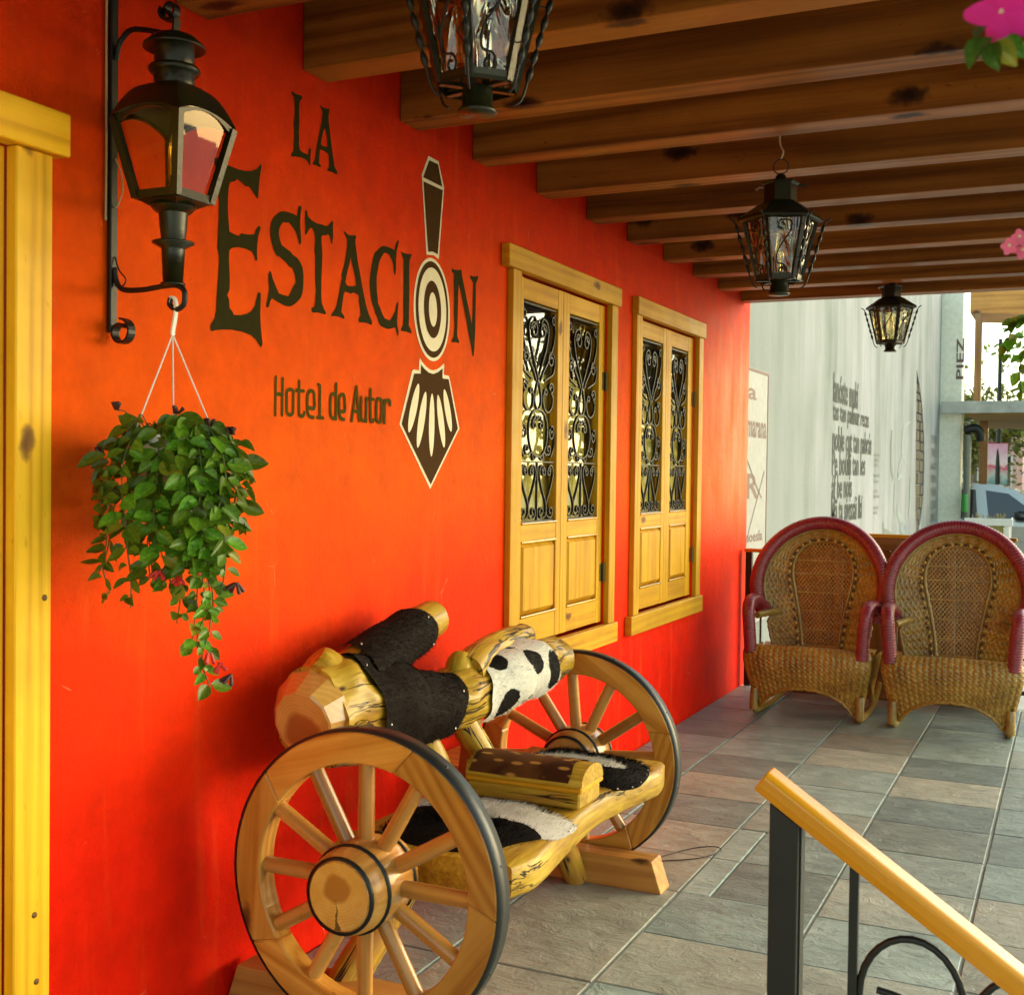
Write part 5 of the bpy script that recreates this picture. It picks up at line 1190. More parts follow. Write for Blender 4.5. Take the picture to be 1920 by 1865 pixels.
# ---- stair handrail in the foreground
t = thing('stair_handrail', 'sloping varnished wood handrail on black square post with scrolls', 'handrail', (1.52, 2.2, 0))
HA = Vector((1.500, 2.200, .828)); HB = Vector((2.55, 2.200, .828 - .700))
dr = (HB - HA).normalized(); up = Vector((0, 1, 0)).cross(dr) * -1
if up.z < 0: up = -up
b = MB(); e0 = HA - dr * .022; e1 = HB
hs = [(-.031, -.021), (-.034, -.006), (-.034, .013), (-.024, .021), (.024, .021), (.034, .013), (.034, -.006), (.031, -.021)]
vs = []; gs = []
for e, l in ((e0, 0), (e1, 1.3)):
    for (a, c) in hs: vs.append(e + Vector((0, 1, 0)) * a + up * c); gs.append(Vector((a * .4 + .3, c * .4, l * .4)))
n = len(hs)
b.add(vs, [(i, (i + 1) % n, n + (i + 1) % n, n + i) for i in range(n)] + [tuple(range(n)), tuple(reversed(range(n, 2 * n)))], gs)
b.build('rail', M_RAIL, t, bevel=.004, seg=2)
def under(x): return HA.z + (x - HA.x) * dr.z / dr.x - .021 / abs(up.z) - .001
b = MB(); b.box((1.499, 2.174, .0), (1.551, 2.226, .90))
b.v = [(v[0], v[1], min(v[2], under(v[0])) if v[2] > .5 else v[2]) for v in b.v]
b.build('post', M_POST, t, bevel=.002)
b = MB(); b.box((1.551, 2.190, .0), (1.5545, 2.224, under(1.551) - .004)); b.build('post_flange', M_POST, t)
for x, z0 in ((1.640, -.15), (1.93, -.30), (2.22, -.30), (2.47, -.45)):
    b = MB(); b.box((x, 2.190, z0), (x + .016, 2.206, 1.0)); b.v = [(v[0], v[1], min(v[2], under(v[0])) if v[2] > .5 else v[2]) for v in b.v]
    b.build('baluster', M_POST, t, bevel=.001)
for (cx, cz, sgn) in ((1.748, .527, 1), (1.935, .492, 1), (2.125, .36, 1)):
    pts = [(cx - .088 * math.cos(a), cz + .110 * math.sin(a) - .05) for a in [i * PI / 14 - .45 for i in range(17)]]
    sp = [(p.x, p.y) for p in catmull([(cx + .045, cz - .16, 0), (cx + .022, cz - .085, 0), (cx - .010, cz - .050, 0), (cx - .058, cz - .040, 0)], 6)]
    b = MB(); b.tube([(a, 2.198, c) for a, c in pts], .0068, 10); b.tube([(a, 2.198, c) for a, c in sp], .0066, 10)
    b.build('scroll', M_IRON, t)

# ================================================================ WALL LANTERN ON ITS BRACKET
lx, ly = .185, 2.085
t = thing('wall_lantern', 'large black four sided wall lantern on a scrolled iron bracket', 'lantern', (0, ly, 1.70))
b = MB(); b.box((.004, ly - .011, 1.70), (.016, ly + .011, 2.62)); br = b.build('bracket_bar', M_IRON, t, bevel=.002)
b = MB(); b.tube([(.010 + .030 + c, ly, 1.700 - a) for a, c in spiral((0, 0), .030, .016, PI * 1.0, -1.15, 22)][0:], 1.0, sq=(.011, .0025), up=(0, 1, 0)); b.build('bracket_curl', M_IRON, t)
b = MB(); b.tube([(.055 - .030 * math.cos(a), ly, 2.485 + .030 * math.sin(a)) for a in [i * .4 for i in range(12)]], 1.0, sq=(.011, .0025), up=(0, 1, 0)); b.build('bracket_curl', M_IRON, t)
for pts, nm in ((catmull([(.018, ly, 2.31), (.028, ly, 2.345), (.058, ly, 2.370), (.10, ly, 2.366), (.15, ly, 2.352), (lx, ly, 2.343)], 6), 'bracket_arm'),
                (catmull([(.017, ly, 1.845), (.024, ly, 1.812), (.045, ly, 1.795), (.10, ly, 1.792), (.16, ly, 1.797), (lx + .012, ly, 1.796), (lx + .032, ly, 1.782), (lx + .030, ly, 1.754), (lx + .010, ly, 1.744), (lx - .008, ly, 1.755), (lx - .006, ly, 1.770)], 6), 'bracket_arm')):
    b = MB(); b.tube(pts, .0062, 8); b.build(nm, M_IRON, t)
b = MB(); b.tube([(lx - .012 + a, ly, 2.398 + c) for a, c in spiral((0, 0), .008, .026, PI * 1.2, -1.15, 20)] + [(lx + .006, ly, 2.375), (lx + .002, ly, 2.345)], 1.0, sq=(.010, .003), up=(0, 1, 0)); b.build('finial', M_IRON, t)
b = MB(); b.lathe([(0.0001, 2.348), (0.0237, 2.346), (0.0474, 2.336), (0.0664, 2.318), (0.0675, 2.312), (0.0648, 2.311), (0.0435, 2.322), (0.0423, 2.268)], (lx, ly, 0), 32, cap=False); b.build('chimney_cap', M_LANT, t)
b = MB(); b.lathe([(0.0423, 2.272), (0.0521, 2.272), (0.0561, 2.266), (0.0521, 2.258), (0.0435, 2.256), (0.0435, 2.222)], (lx, ly, 0), 32, cap=False)
b.build('chimney', M_LANT, t)
for i in range(8):
    a = i * PI / 4 + .3; b = MB(); b.lathe([(.0001, .0), (.005, .0)], (0, 0, 0), 10, cap=False)
    q = Vector((math.cos(a), math.sin(a), 0)).to_track_quat('Z', 'Y').to_matrix()
    b.v = [tuple(q @ Vector(v) + Vector((lx + .0440 * math.cos(a), ly + .0440 * math.sin(a), 2.243))) for v in b.v]; b.build('vent_hole', M_DARK, t, fix=False)
# roof: four curved gores, arched over each pane
HT, HB2, ZT, ZB = .089, .055, 2.150, 1.982
def rot4(k_, p): 
    a = k_ * PI / 2; x, y = p[0], p[1]
    return (lx + x * math.cos(a) - y * math.sin(a), ly + x * math.sin(a) + y * math.cos(a), p[2])
b = MB()
for k_ in range(4):
    def gore(u, v):
        s = 2 * u - 1
        rise = .052 * (1 - s * s)
        h = .046 + (HT + .006 - .046) * v
        z = 2.228 - .075 * v ** 1.8 + rise * v * .35 - .002
        dd = math.sqrt(1 - .5 * (s * s) * (1 - v)) if v < .3 else 1
        return rot4(k_, (h * s, -h, z))
    b.grid(gore, 12, 8)
b.build('dome', M_LANT, t)
for k_ in range(4):
    # arched top rail and bottom rail, corner post, pane
    b = MB()
    arc_top = [(s, .052 * .35 * (1 - s * s)) for s in [i / 8 - 1 for i in range(17)]]
    vs = []
    for s, rz in arc_top:
        z0 = ZT + rz
        low = ZT - .016 + .030 * (1 - s * s)
        hx = HT
        f = (z0 - low) / (ZT - ZB) * (HT - HB2)
        vs += [rot4(k_, (hx * s, -hx - .003, z0)), rot4(k_, ((hx - f) * s, -(hx - f) - .003, low)), rot4(k_, (hx * s, -hx + .006, z0)), rot4(k_, ((hx - f) * s, -(hx - f) + .006, low))]
    fs = []
    for i in range(16):
        a = 4 * i
        fs += [(a, a + 4, a + 5, a + 1), (a + 2, a + 3, a + 7, a + 6), (a + 1, a + 5, a + 7, a + 3), (a, a + 2, a + 6, a + 4)]
    b.add(vs, fs); b.build('arched_rail', M_LANT, t)
    b = MB(); p0, p1 = rot4(k_, (-HB2, -HB2, ZB + .006)), rot4(k_, (HB2, -HB2, ZB + .006)); b.tube([p0, p1], 1.0, sq=(.009, .006), up=(0, 0, 1)); b.build('bottom_rail', M_LANT, t)
    b = MB(); b.tube([rot4(k_, (HB2, -HB2, ZB)), rot4(k_, (HT, -HT, ZT))], 1.0, sq=(.008, .008), up=(math.cos(k_ * PI / 2), math.sin(k_ * PI / 2), 0)); b.build('corner_post', M_LANT, t)
    b = MB(); e = .004
    b.add([rot4(k_, (-HB2, -HB2 + e, ZB)), rot4(k_, (HB2, -HB2 + e, ZB)), rot4(k_, (HT, -HT + e, ZT)), rot4(k_, (HT * .5, -HT + e - .004, ZT + .018)), rot4(k_, (0, -HT + e - .005, ZT + .024)), rot4(k_, (-HT * .5, -HT + e - .004, ZT + .018)), rot4(k_, (-HT, -HT + e, ZT))], [(0, 1, 2, 3, 4, 5, 6)])
    b.build('pane', M_LGLASS, t, fix=False)
b = MB(); b.lathe([(0.0560, 1.979), (0.0744, 1.985), (0.0752, 1.978), (0.0480, 1.966), (0.0384, 1.958), (0.0320, 1.952)], (lx, ly, 0), 4, a0=PI / 4, smooth=False, cap=False); b.lathe([(0.0496, 1.968), (0.0400, 1.957), (0.0320, 1.954)], (lx, ly, 0), 24); b.build('base_plate', M_LANT, t)
b = MB(); b.lathe([(0.0316, 1.954), (0.0288, 1.92), (0.0260, 1.897), (0.0248, 1.894), (0.0448, 1.892), (0.0456, 1.888), (0.0256, 1.878), (0.0252, 1.874), (0.0220, 1.803), (0.0264, 1.802), (0.0264, 1.797), (0.0008, 1.796)], (lx, ly, 0), 28); b.build('stem', M_LANT, t)
b = MB(); b.lathe([(.011, 1.985), (.011, 2.02), (.009, 2.022)], (lx, ly, 0), 14); b.build('lamp_holder', M_LANT, t)
b = MB(); b.lathe([(.001, 2.023), (.010, 2.025), (.013, 2.06), (.011, 2.10), (.006, 2.125), (.0005, 2.132)], (lx, ly, 0), 16); b.build('bulb', m_glass('bulb_glass', (1, .86, .5), .02, .45), t)
b = MB(); b.tube(catmull([(.006, ly - .016, 2.62), (.006, ly - .0175, 2.35), (.006, ly - .016, 2.1), (.006, ly - .017, 1.95)], 6), .0028, 6); b.tube(catmull([(.018, ly, 2.09), (.030, ly + .004, 2.06), (.036, ly + .004, 2.02), (.026, ly, 1.985), (.018, ly, 1.98)], 6), .0018, 6); b.build('wire', M_CABLE, t)
b = MB(); b.tube(catmull([(.018, ly, 1.87), (.030, ly, 1.84), (.050, ly, 1.818), (.040, ly, 1.803), (.018, ly, 1.806)], 6), .0018, 6); b.build('wire', M_IRON, t)

# ================================================================ PENDANT LANTERNS
def make_pendant():
    t = thing('pendant_lantern', 'x', 'lantern', (0, 0, 0), 'six sided pendant lanterns under the beams')
    L = dict(local=True)
    # z=0 at the foot of the bottom socket
    RT, RB, ZB_, ZT_ = .127, .077, .060, .262
    hexp = lambda r, k_, z: (r * math.cos(PI / 3 * k_ + .25), r * math.sin(PI / 3 * k_ + .25), z)
    b = MB(); b.lathe([(.001, .0), (.036, .001), (.039, .006), (.034, .012), (.030, .016), (.030, .052)], (0, 0, 0), 24); b.build('bottom_socket', M_LANT, t, **L)
    b = MB(); b.lathe([(RB + .006, .048), (RB + .006, .056), (RB + .008, .068)], (0, 0, 0), 6, a0=.25, smooth=False, cap=False)
    for k_ in range(6): b.tube([hexp(.028, k_, .052), hexp(RB, k_, .052)], 1.0, sq=(.004, .007), up=(0, 0, 1))
    b.build('bottom_ring', M_LANT, t, **L)
    b = MB(); b.lathe([(RT + .003, .250), (RT + .022, .258), (RT + .020, .268), (.072, .318), (.060, .322), (.060, .324)], (0, 0, 0), 6, a0=.25, smooth=False, cap=False); b.build('roof', M_LANT, t, bevel=.002, **L)
    b = MB(); b.lathe([(.057, .318), (.057, .385), (.066, .386), (.066, .392), (.001, .398)], (0, 0, 0), 6, a0=.25, smooth=False); b.build('chimney', M_LANT, t, bevel=.002, **L)
    b = MB(); b.lathe([(.020, .397), (.018, .415), (.008, .424), (.001, .426)], (0, 0, 0), 14); b.build('cap_knob', M_LANT, t, **L)
    b = MB(); b.tube([(.026 * math.cos(a), 0, .448 + .026 * math.sin(a)) for a in [i * 2 * PI / 20 for i in range(20)]], .0022, 6, closed=True); b.build('ring', M_IRON, t, **L)
    for k_ in range(6):
        b = MB(); o_ = hexp(1, k_, 0); b.tube([hexp(RB, k_, .052), hexp(RT, k_, .258)], 1.0, sq=(.008, .005), up=(-o_[1], o_[0], 0)); b.build('corner_bar', M_LANT, t, **L)
        b = MB()
        P0, P1, P2, P3 = [Vector(p) for p in (hexp(RB - .004, k_, .056), hexp(RB - .004, k_ + 1, .056), hexp(RT - .004, k_ + 1, .256), hexp(RT - .004, k_, .256))]
        def pane(u, v):
            p = P0.lerp(P1, u).lerp(P3.lerp(P2, u), v); nr = Vector((p.x, p.y, 0)).normalized()
            return tuple(p + nr * (.006 * math.sin(u * 2 * PI * 1.5 + 1.2 * math.sin(v * 5 + k_)) * math.sin(PI * u)))
        b.grid(pane, 14, 8); b.build('pane', M_WGLASS, t, fix=False, **L)
        # S-scroll in front of each pane
        def on(u, v): return tuple(Vector(P0.lerp(P1, u).lerp(P3.lerp(P2, u), v)) * 1.0 + Vector((P0.x + P1.x, P0.y + P1.y, 0)).normalized() * .005)
        sp = spiral((.46, .115), .05, .20, 1.2, 1.1, 16); 
        pts = [(.46 + (a - .46) * 1.0, .115 + (c - .115) * .5) for a, c in sp] + [(.26, .25), (.30, .42), (.52, .60), (.70, .76)] + [(.52 + .20 * math.cos(a), .86 + .08 * math.sin(a)) for a in [-.4 + i * .5 for i in range(11)]]
        b = MB(); b.tube(catmull([on(u, v) for u, v in pts], 3), .0026, 6); b.build('scroll', M_IRON, t, **L)
        # twisted rod hung outside each corner, with its curl and wire stand-offs
        b = MB(); q0, q1 = Vector(hexp(RB + .026, k_, .075)), Vector(hexp(RT + .026, k_, .248))
        n = 30; P = [q0.lerp(q1, i / n) for i in range(n + 1)]
        b.tube(P, [.0022 + .0050 * abs(math.sin(PI * 5 * i / n)) for i in range(n + 1)], 6)
        od = (q1 - q0).normalized(); orad = Vector((o_[0], o_[1], 0))
        b.tube(catmull([q1, q1 + od * .012 + orad * .004, q1 + od * .020 + orad * .016], 4), [.003] * 8 + [.0022], 6)
        b.tube(catmull([q0, q0 - od * .025, q0 - od * .042 - orad * .004 + Vector((0, 0, 0)), q0 - od * .050 - orad * .014], 4), [.0026] * 12 + [.0018], 6)
        for f in (.25, .88):
            c_ = q0.lerp(q1, f); b.tube([c_, c_ - orad * .026], .0016, 5)
        b.build('twisted_rod', M_IRON, t, **L)
    for s in (-1, 1):
        b = MB(); b.tube([(s * .060, 0, .378), (s * .072, 0, .381), (s * .086, .006, .374)], [.004, .005, .006], 8); b.build('thumb_screw', M_BRASS if s < 0 else M_LANT, t, **L)
    b = MB(); b.lathe([(.001, .10), (.011, .105), (.018, .15), (.012, .185), (.010, .22)], (0, 0, 0), 14); b.build('bulb', m_glass('clear_bulb', (.95, .93, .88), .02, .2), t, **L)
    return t
pd = make_pendant()
PDS = [(.925, 2.095, 2.088, 'nearest pendant lantern, cut by the top of the picture above the logo'), (1.035, 4.22, 2.024, 'middle pendant lantern with amber wavy glass against the beams'), (.972, 7.46, 2.135, 'farthest pendant lantern hanging before the white mural wall')]
for i, (x, y, z, lb) in enumerate(PDS):
    o = pd if i == 0 else copy_tree(pd)
    o.location = (x, y, z); o['label'] = lb; o.rotation_euler = (0, 0, [.55, .12, .75][i])
    # cable and hook up to the boards
    b = MB(); zt = 2.736
    b.tube(catmull([(x, y, z + .474), (x + .008, y, z + .50), (x - .006, y, z + .54 if z + .54 < zt else (z + .474 + zt) / 2), (x - .008, y + .01, zt)], 5), .0030, 6)
    cb = b.build('hanging_cord', M_CABLE, o)
    cb.matrix_parent_inverse = Matrix.Identity(4)
    me = cb.data
    R0 = Matrix.Rotation(-o.rotation_euler.z, 4, 'Z')
    off = ORG.get(o.name, Vector((0, 0, 0)))
    for v in me.vertices: v.co = R0 @ (v.co + (ORG.get(pd.name) if i == 0 else off) - Vector((x, y, z)))

# ================================================================ PLANTS
def leaf_mesh(name, w, l, cup, bend, mat, tip=.25):
    """pointed oval leaf: base at the origin, tip along -z, face towards +y... gco.x = across, gco.z = along"""
    me = bpy.data.meshes.new(name); n = 6; vs = []; gs = []
    for i in range(n + 1):
        t_ = i / n
        ww = w * math.sin(PI * t_ ** (.85)) ** .8 * (1 - .12 * t_) if 0 < t_ < 1 else 0.0006
        for s in (-1, -.5, 0, .5, 1):
            vs.append((s * ww, cup * abs(s) ** 1.5 * ww * 2 + bend * t_ * t_, -l * t_)); gs.append((s * ww / w, t_ * 2, t_))
    fs = [(5 * i + j, 5 * i + j + 1, 5 * i + j + 6, 5 * i + j + 5) for i in range(n) for j in range(4)]
    me.from_pydata(vs, [], fs); at = me.attributes.new('gco', 'FLOAT_VECTOR', 'POINT'); at.data.foreach_set('vector', [c for g_ in gs for c in g_])
    me.polygons.foreach_set('use_smooth', [True] * len(fs)); me.materials.append(mat); me.update(); return me
def aim(p, tipdir, face, sc=1.0):
    z = -Vector(tipdir).normalized(); y = Vector(face); y = (y - z * y.dot(z))
    y = y.normalized() if y.length > 1e-5 else z.orthogonal().normalized(); x = y.cross(z)
    m = Matrix((x, y, z)).transposed().to_4x4(); m = m @ Matrix.Scale(sc, 4); m.translation = p; return m

pc = Vector((.192, 2.085, 1.425))
plant = thing('hanging_plant', 'bushy trailing green plant with red flowers in a white hanging pot', 'potted plant', tuple(pc))
r = random.Random(21)
b = MB(); b.lathe([(.055, -.085), (.085, -.03), (.098, .03), (.103, .032), (.103, .042), (.092, .042), (.085, .02), (.001, .015)], pc, 28); b.build('pot', M_WHITE, plant)
b = MB()
top = Vector((lx + .004, ly, 1.742))
b.tube(catmull([(lx - .008, ly, 1.760), (lx - .002, ly, 1.772), (lx + .008, ly, 1.762), (lx + .008, ly, 1.735), (lx + .001, ly, 1.700), (lx, ly, 1.688)], 5), 1.0, sq=(.0052, .0022), up=(0, 1, 0))
for a in (.2, 2.3, 4.4):
    e = pc + Vector((.103 * math.cos(a), .103 * math.sin(a), .030))
    b.tube([Vector((lx, ly, 1.690)), e], .0019, 6); b.lathe([(.006, -.006), (.007, 0), (.004, .008)], e, 8)
b.build('hanger', M_WHITE, plant)
LV = [leaf_mesh('leaf', .0185, .057, .25, .004, M_LEAF), leaf_mesh('leaf', .0150, .046, .5, -.004, M_LEAF), leaf_mesh('leaf', .0190, .055, .12, .008, M_LEAF)]
b = MB(); leaves = []; tips = []
vr = Vector((.905, .425, 0)); vf = Vector((.62, -.72, 0)).normalized()     # towards the open side
def vine(a, rad, drop, start=.085, sway=0.0, rise=.04):
    d = Vector((math.cos(a), math.sin(a), 0))
    p = [pc + d * start * .6 + Vector((0, 0, .03)), pc + d * start + Vector((0, 0, .03 + rise)), pc + d * (start + rad) * .9 + Vector((0, 0, .012)), pc + d * (start + rad) + Vector((0, 0, -.06))]
    nn = max(2, int(drop / .06))
    for k_ in range(1, nn + 1):
        f = k_ / nn
        p.append(pc + d * (start + rad * (1 - .25 * f)) + Vector((sway * f + r.uniform(-.012, .012), r.uniform(-.012, .012), -.06 - drop * f)))
    for q in p: q.x = max(q.x, .022)
    return catmull(p, 5)
specs = [(-.85 + .16 * i_, r.uniform(.0, .05), r.uniform(.10, .24), 0) for i_ in range(-4, 5, 2)] + [(r.uniform(0, 2 * PI), r.uniform(.0, .075), r.uniform(.04, .22), 0) for _ in range(17)]
# long trailers, placed as seen: down the left, and down to the right of the middle
for off_, dr_, s_ in ((-.15, .24, -.02), (-.13, .20, -.05), (-.10, .27, .0), (.01, .30, .0), (.04, .34, .01), (.055, .40, .02), (.07, .44, .015), (.09, .30, .0), (.11, .24, .0), (.02, .22, .0)):
    d = vr * off_ + vf * .09; specs.append((math.atan2(d.y, d.x), max(.0, d.length - .085), dr_, s_))
for (a, rad, dr_, sw) in specs:
    P = vine(a, rad, dr_, sway=sw, rise=r.uniform(.01, .06))
    b.tube(P, [.0016] * len(P), 5)
    ln = 0; nx = .03; k_ = 0
    for i in range(1, len(P)):
        ln += (P[i] - P[i - 1]).length
        if ln >= nx:
            nx += r.uniform(.030, .042); k_ += 1
            tdir = (P[i] - P[i - 1]).normalized()
            out = Vector((P[i].x - pc.x, P[i].y - pc.y, 0)); out = out.normalized() if out.length > 1e-4 else vf
            if out.dot(vf) < -.2: out = (out * .4 + vf * .7).normalized()
            sd = tdir.cross(out); sd = sd.normalized() if sd.length > 1e-4 else vr
            if k_ % 2 and r.random() < .45: sd = (sd * .6 + out * .8)
            for s in (-1, 1):
                td = sd * s * r.uniform(.7, 1.1) + out * r.uniform(.1, .5) + Vector((0, 0, -r.uniform(.25, .9)))
                fc = out + Vector((0, 0, r.uniform(.2, .8))) + sd * s * r.uniform(-.3, .2)
                pos = P[i] + td.normalized() * .006
                if pos.x < .02: continue
                leaves.append((pos, td, fc, r.uniform(.55, 1.18) * (1 - .25 * (ln > .35))))
    tips.append(P[-1])
b.build('stems', M_STEM, plant)
r.shuffle(leaves)
# the leaves nearest the open side are single parts, the rest one mass
leaves.sort(key=lambda q: -(q[0] - pc).dot(vf))
for (pos, td, fc, sc) in leaves[:290]:
    link_mesh('leaf', r.choice(LV), plant, aim(pos - pc, td, fc, sc))
if len(leaves) > 290:
    b = MB()
    for (pos, td, fc, sc) in leaves[290:]:
        m_ = aim(pos, td, fc, sc); me = r.choice(LV)
        b.add([m_ @ v.co for v in me.vertices], [tuple(p.vertices) for p in me.polygons], [Vector(d.vector) for d in me.attributes['gco'].data], True)
    o = b.build('leaf_mass', M_LEAF, plant, fix=False); o['kind'] = 'stuff'
def calyx(p, n_, mat, up_=1, ln=.016, red=False):
    b = MB()
    for i in range(n_):
        d = Vector((r.uniform(-.7, .7), r.uniform(-.7, .3), up_ * r.uniform(.5, 1.1))).normalized()
        q = p + Vector((r.uniform(-.005, .005), r.uniform(-.005, .005), 0))
        b.tube([q, q + d * ln * .5, q + d * ln, q + d * ln * 1.15], [.0022, .0036, .0046, .0034], 7)
    return b.build('flower', mat, plant)
for rr, hh, n_ in ((-.125, .095, 5), (.005, .088, 4), (.075, .062, 6), (.125, .045, 6), (.115, -.01, 5), (-.16, .0, 3), (.02, .06, 3)):
    e_ = pc + vr * rr + vf * .05 + Vector((0, 0, hh)); calyx(e_, n_, M_CALYX)
    s_ = MB(); s_.tube(catmull([pc + vr * rr * .45 + vf * .03 + Vector((0, 0, .02)), pc + vr * rr * .8 + vf * .04 + Vector((0, 0, max(hh, .03) * .8 + .01)), e_], 5), .0015, 5); s_.build('flower_stem', M_STEM, plant)
for rr, hh, n_, mt in ((-.03, -.245, 6, M_REDF), (.01, -.255, 5, M_REDF), (.135, -.27, 5, M_CALYX), (.075, -.42, 4, M_REDF), (.10, -.44, 4, M_REDF), (.125, -.465, 4, M_CALYX), (-.045, -.10, 4, M_CALYX), (.03, -.105, 3, M_CALYX), (.04, -.01, 3, M_REDF), (.05, -.235, 4, M_REDF)):
    calyx(pc + vr * rr + vf * .11 + Vector((0, 0, hh)), n_, mt, -.8, .022)

# ---- flowers reaching in from baskets hung along the open side (the baskets themselves are just out of the picture)
def petal_flower(parent, c, face, R, npet, mat, w=.55, eye=True, cup=.15):
    f = Vector(face).normalized(); u = f.orthogonal().normalized(); v = f.cross(u)
    for k_ in range(npet):
        a = 2 * PI * k_ / npet + .35; d = u * math.cos(a) + v * math.sin(a); s = f.cross(d)
        b = MB(); n = 8; vs = []; gs = []
        for i in range(n + 1):
            t_ = i / n; ww = R * w * (math.sin(PI * min(.96, t_ ** .8 * .82 + .08)) ** .9) * .5
            for q in (-1, 0, 1):
                vs.append(Vector(c) + d * R * t_ + s * ww * q + f * (cup * R * t_ * t_ - .05 * R * abs(q))); gs.append((q, t_, k_))
        b.add(vs, [(3 * i + j, 3 * i + j + 1, 3 * i + j + 4, 3 * i + j + 3) for i in range(n) for j in range(2)], gs, True)
        b.build('petal', mat, parent, fix=False)
    if eye:
        b = MB(); b.lathe([(.0001, .004), (.002, .003), (.0025, 0)], Vector(c) + f * .001, 8); b.build('flower_eye', M_CREAM, parent)
def basket(parent, c, rad, seedv=1):
    """brown coir basket on three wires with leaves spilling over the rim"""
    c = Vector(c); q = random.Random(seedv)
    b = MB(); b.lathe([(rad * .35, -.10), (rad * .8, -.06), (rad, .02), (rad * 1.02, .04), (rad * .9, .035), (.001, .02)], c, 20); b.build('basket', M_COIR, parent)
    b = MB()
    for a in (0, 2.1, 4.2): b.tube([c + Vector((rad * math.cos(a), rad * math.sin(a), .04)), c + Vector((0, 0, .34))], .0015, 5)
    b.tube([c + Vector((0, 0, .34)), (c.x, c.y, 2.50)], .0015, 5); b.build('hanger', M_IRON, parent)
    for i in range(46):
        a = q.uniform(0, 2 * PI); d = Vector((math.cos(a), math.sin(a), 0)); h = q.uniform(-.07, .07)
        p = c + d * rad * q.uniform(.5, 1.1) + Vector((0, 0, .05 + h * .6))
        link_mesh('leaf', LVB, parent, aim(p - ORG[parent.name], d + Vector((0, 0, q.uniform(-1.2, .4))), d + Vector((0, 0, .8)), q.uniform(.7, 1.2)))
LVB = leaf_mesh('leaf', .015, .045, .3, .004, M_LEAFD)
t = thing('vinca_plant', 'magenta vinca flower with drooping leaves at the top right corner', 'plant', (1.970, 1.271, 1.826))
c0 = Vector((1.918, 1.246, 1.843))
petal_flower(t, c0, (-.35, -.75, -.55), .037, 5, M_PINK, .66, cup=.05)
LV2 = leaf_mesh('leaf', .0105, .030, .3, -.004, M_LEAFD)
st0 = Vector((1.970, 1.271, 1.826))
b = MB(); b.tube(catmull([c0 + Vector((-.008, .018, 0)), (1.912, 1.266, 1.832), (1.920, 1.280, 1.818), (1.946, 1.292, 1.821), st0], 5), .0014, 6); b.build('stem', M_STEM, t)
for p, q in (((1.908, 1.252, 1.823), (1.889, 1.232, 1.793)), ((1.909, 1.253, 1.818), (1.915, 1.244, 1.789)), ((1.913, 1.255, 1.820), (1.931, 1.251, 1.793)), ((1.922, 1.259, 1.824), (1.937, 1.255, 1.801)), ((1.905, 1.251, 1.833), (1.895, 1.235, 1.820)), ((1.928, 1.262, 1.829), (1.945, 1.259, 1.824))):
    p, q = Vector(p), Vector(q)
    link_mesh('leaf', LV2, t, aim(p - ORG[t.name], q - p, (-.4, -.9, .3), (q - p).length / .030 * 1.0))
basket(t, (2.113, 1.338, 1.843), .075)
b = MB(); b.tube([st0, (2.067, 1.316, 1.847)], .0016, 6); b.build('stem', M_STEM, t)
t = thing('phlox_plant', 'small pink and white flower cluster at the right edge below the beams', 'plant', (1.964, 1.762, 1.701))
for p in ((1.905, 1.734, 1.706), (1.917, 1.745, 1.719), (1.921, 1.750, 1.702)):
    petal_flower(t, p, (-.3, -.9, -.1), .0115, 5, M_PALEP, .95)
b = MB(); b.tube([(1.912, 1.749, 1.710), (1.964, 1.762, 1.701), (2.102, 1.827, 1.725)], .0013, 6); b.build('stem', M_STEM, t)
basket(t, (2.185, 1.866, 1.726), .10)
t = thing('trailing_plant', 'dark leafed trailing plant hanging against the sky at the right edge', 'plant', (1.948, 3.523, 1.762))
LV3 = leaf_mesh('leaf', .016, .042, .25, .004, M_LEAF)
b = MB(); r2 = random.Random(5)
for pts in ([(1.947, 3.524, 1.819), (1.863, 3.485, 1.825), (1.832, 3.470, 1.800), (1.820, 3.463, 1.760), (1.818, 3.461, 1.720)], [(1.948, 3.524, 1.790), (1.883, 3.494, 1.818), (1.851, 3.479, 1.817), (1.829, 3.469, 1.806)], [(1.949, 3.523, 1.748), (1.871, 3.487, 1.747), (1.850, 3.475, 1.690), (1.855, 3.476, 1.619)], [(1.942, 3.520, 1.762), (1.845, 3.475, 1.772), (1.807, 3.457, 1.739)]):
    P = catmull(pts, 6); b.tube(P, .0017, 5)
    for i in range(3, len(P), 2):
        td = (P[i] - P[i - 1]).normalized() + Vector((r2.uniform(-.8, .8), r2.uniform(-.5, .5), r2.uniform(-1.0, .2)))
        link_mesh('leaf', LV3, t, aim(P[i] - ORG[t.name], td, (r2.uniform(-.9, .4), -.8, .4), r2.uniform(.55, 1.0)))
b.tube([(1.948, 3.524, 1.790), (2.114, 3.602, 1.821)], .002, 5); b.build('stems', M_STEM, t)
basket(t, (2.178, 3.633, 1.836), .12)

# ================================================================ BEYOND THE PORCH
XM = -.15
mw = MB()
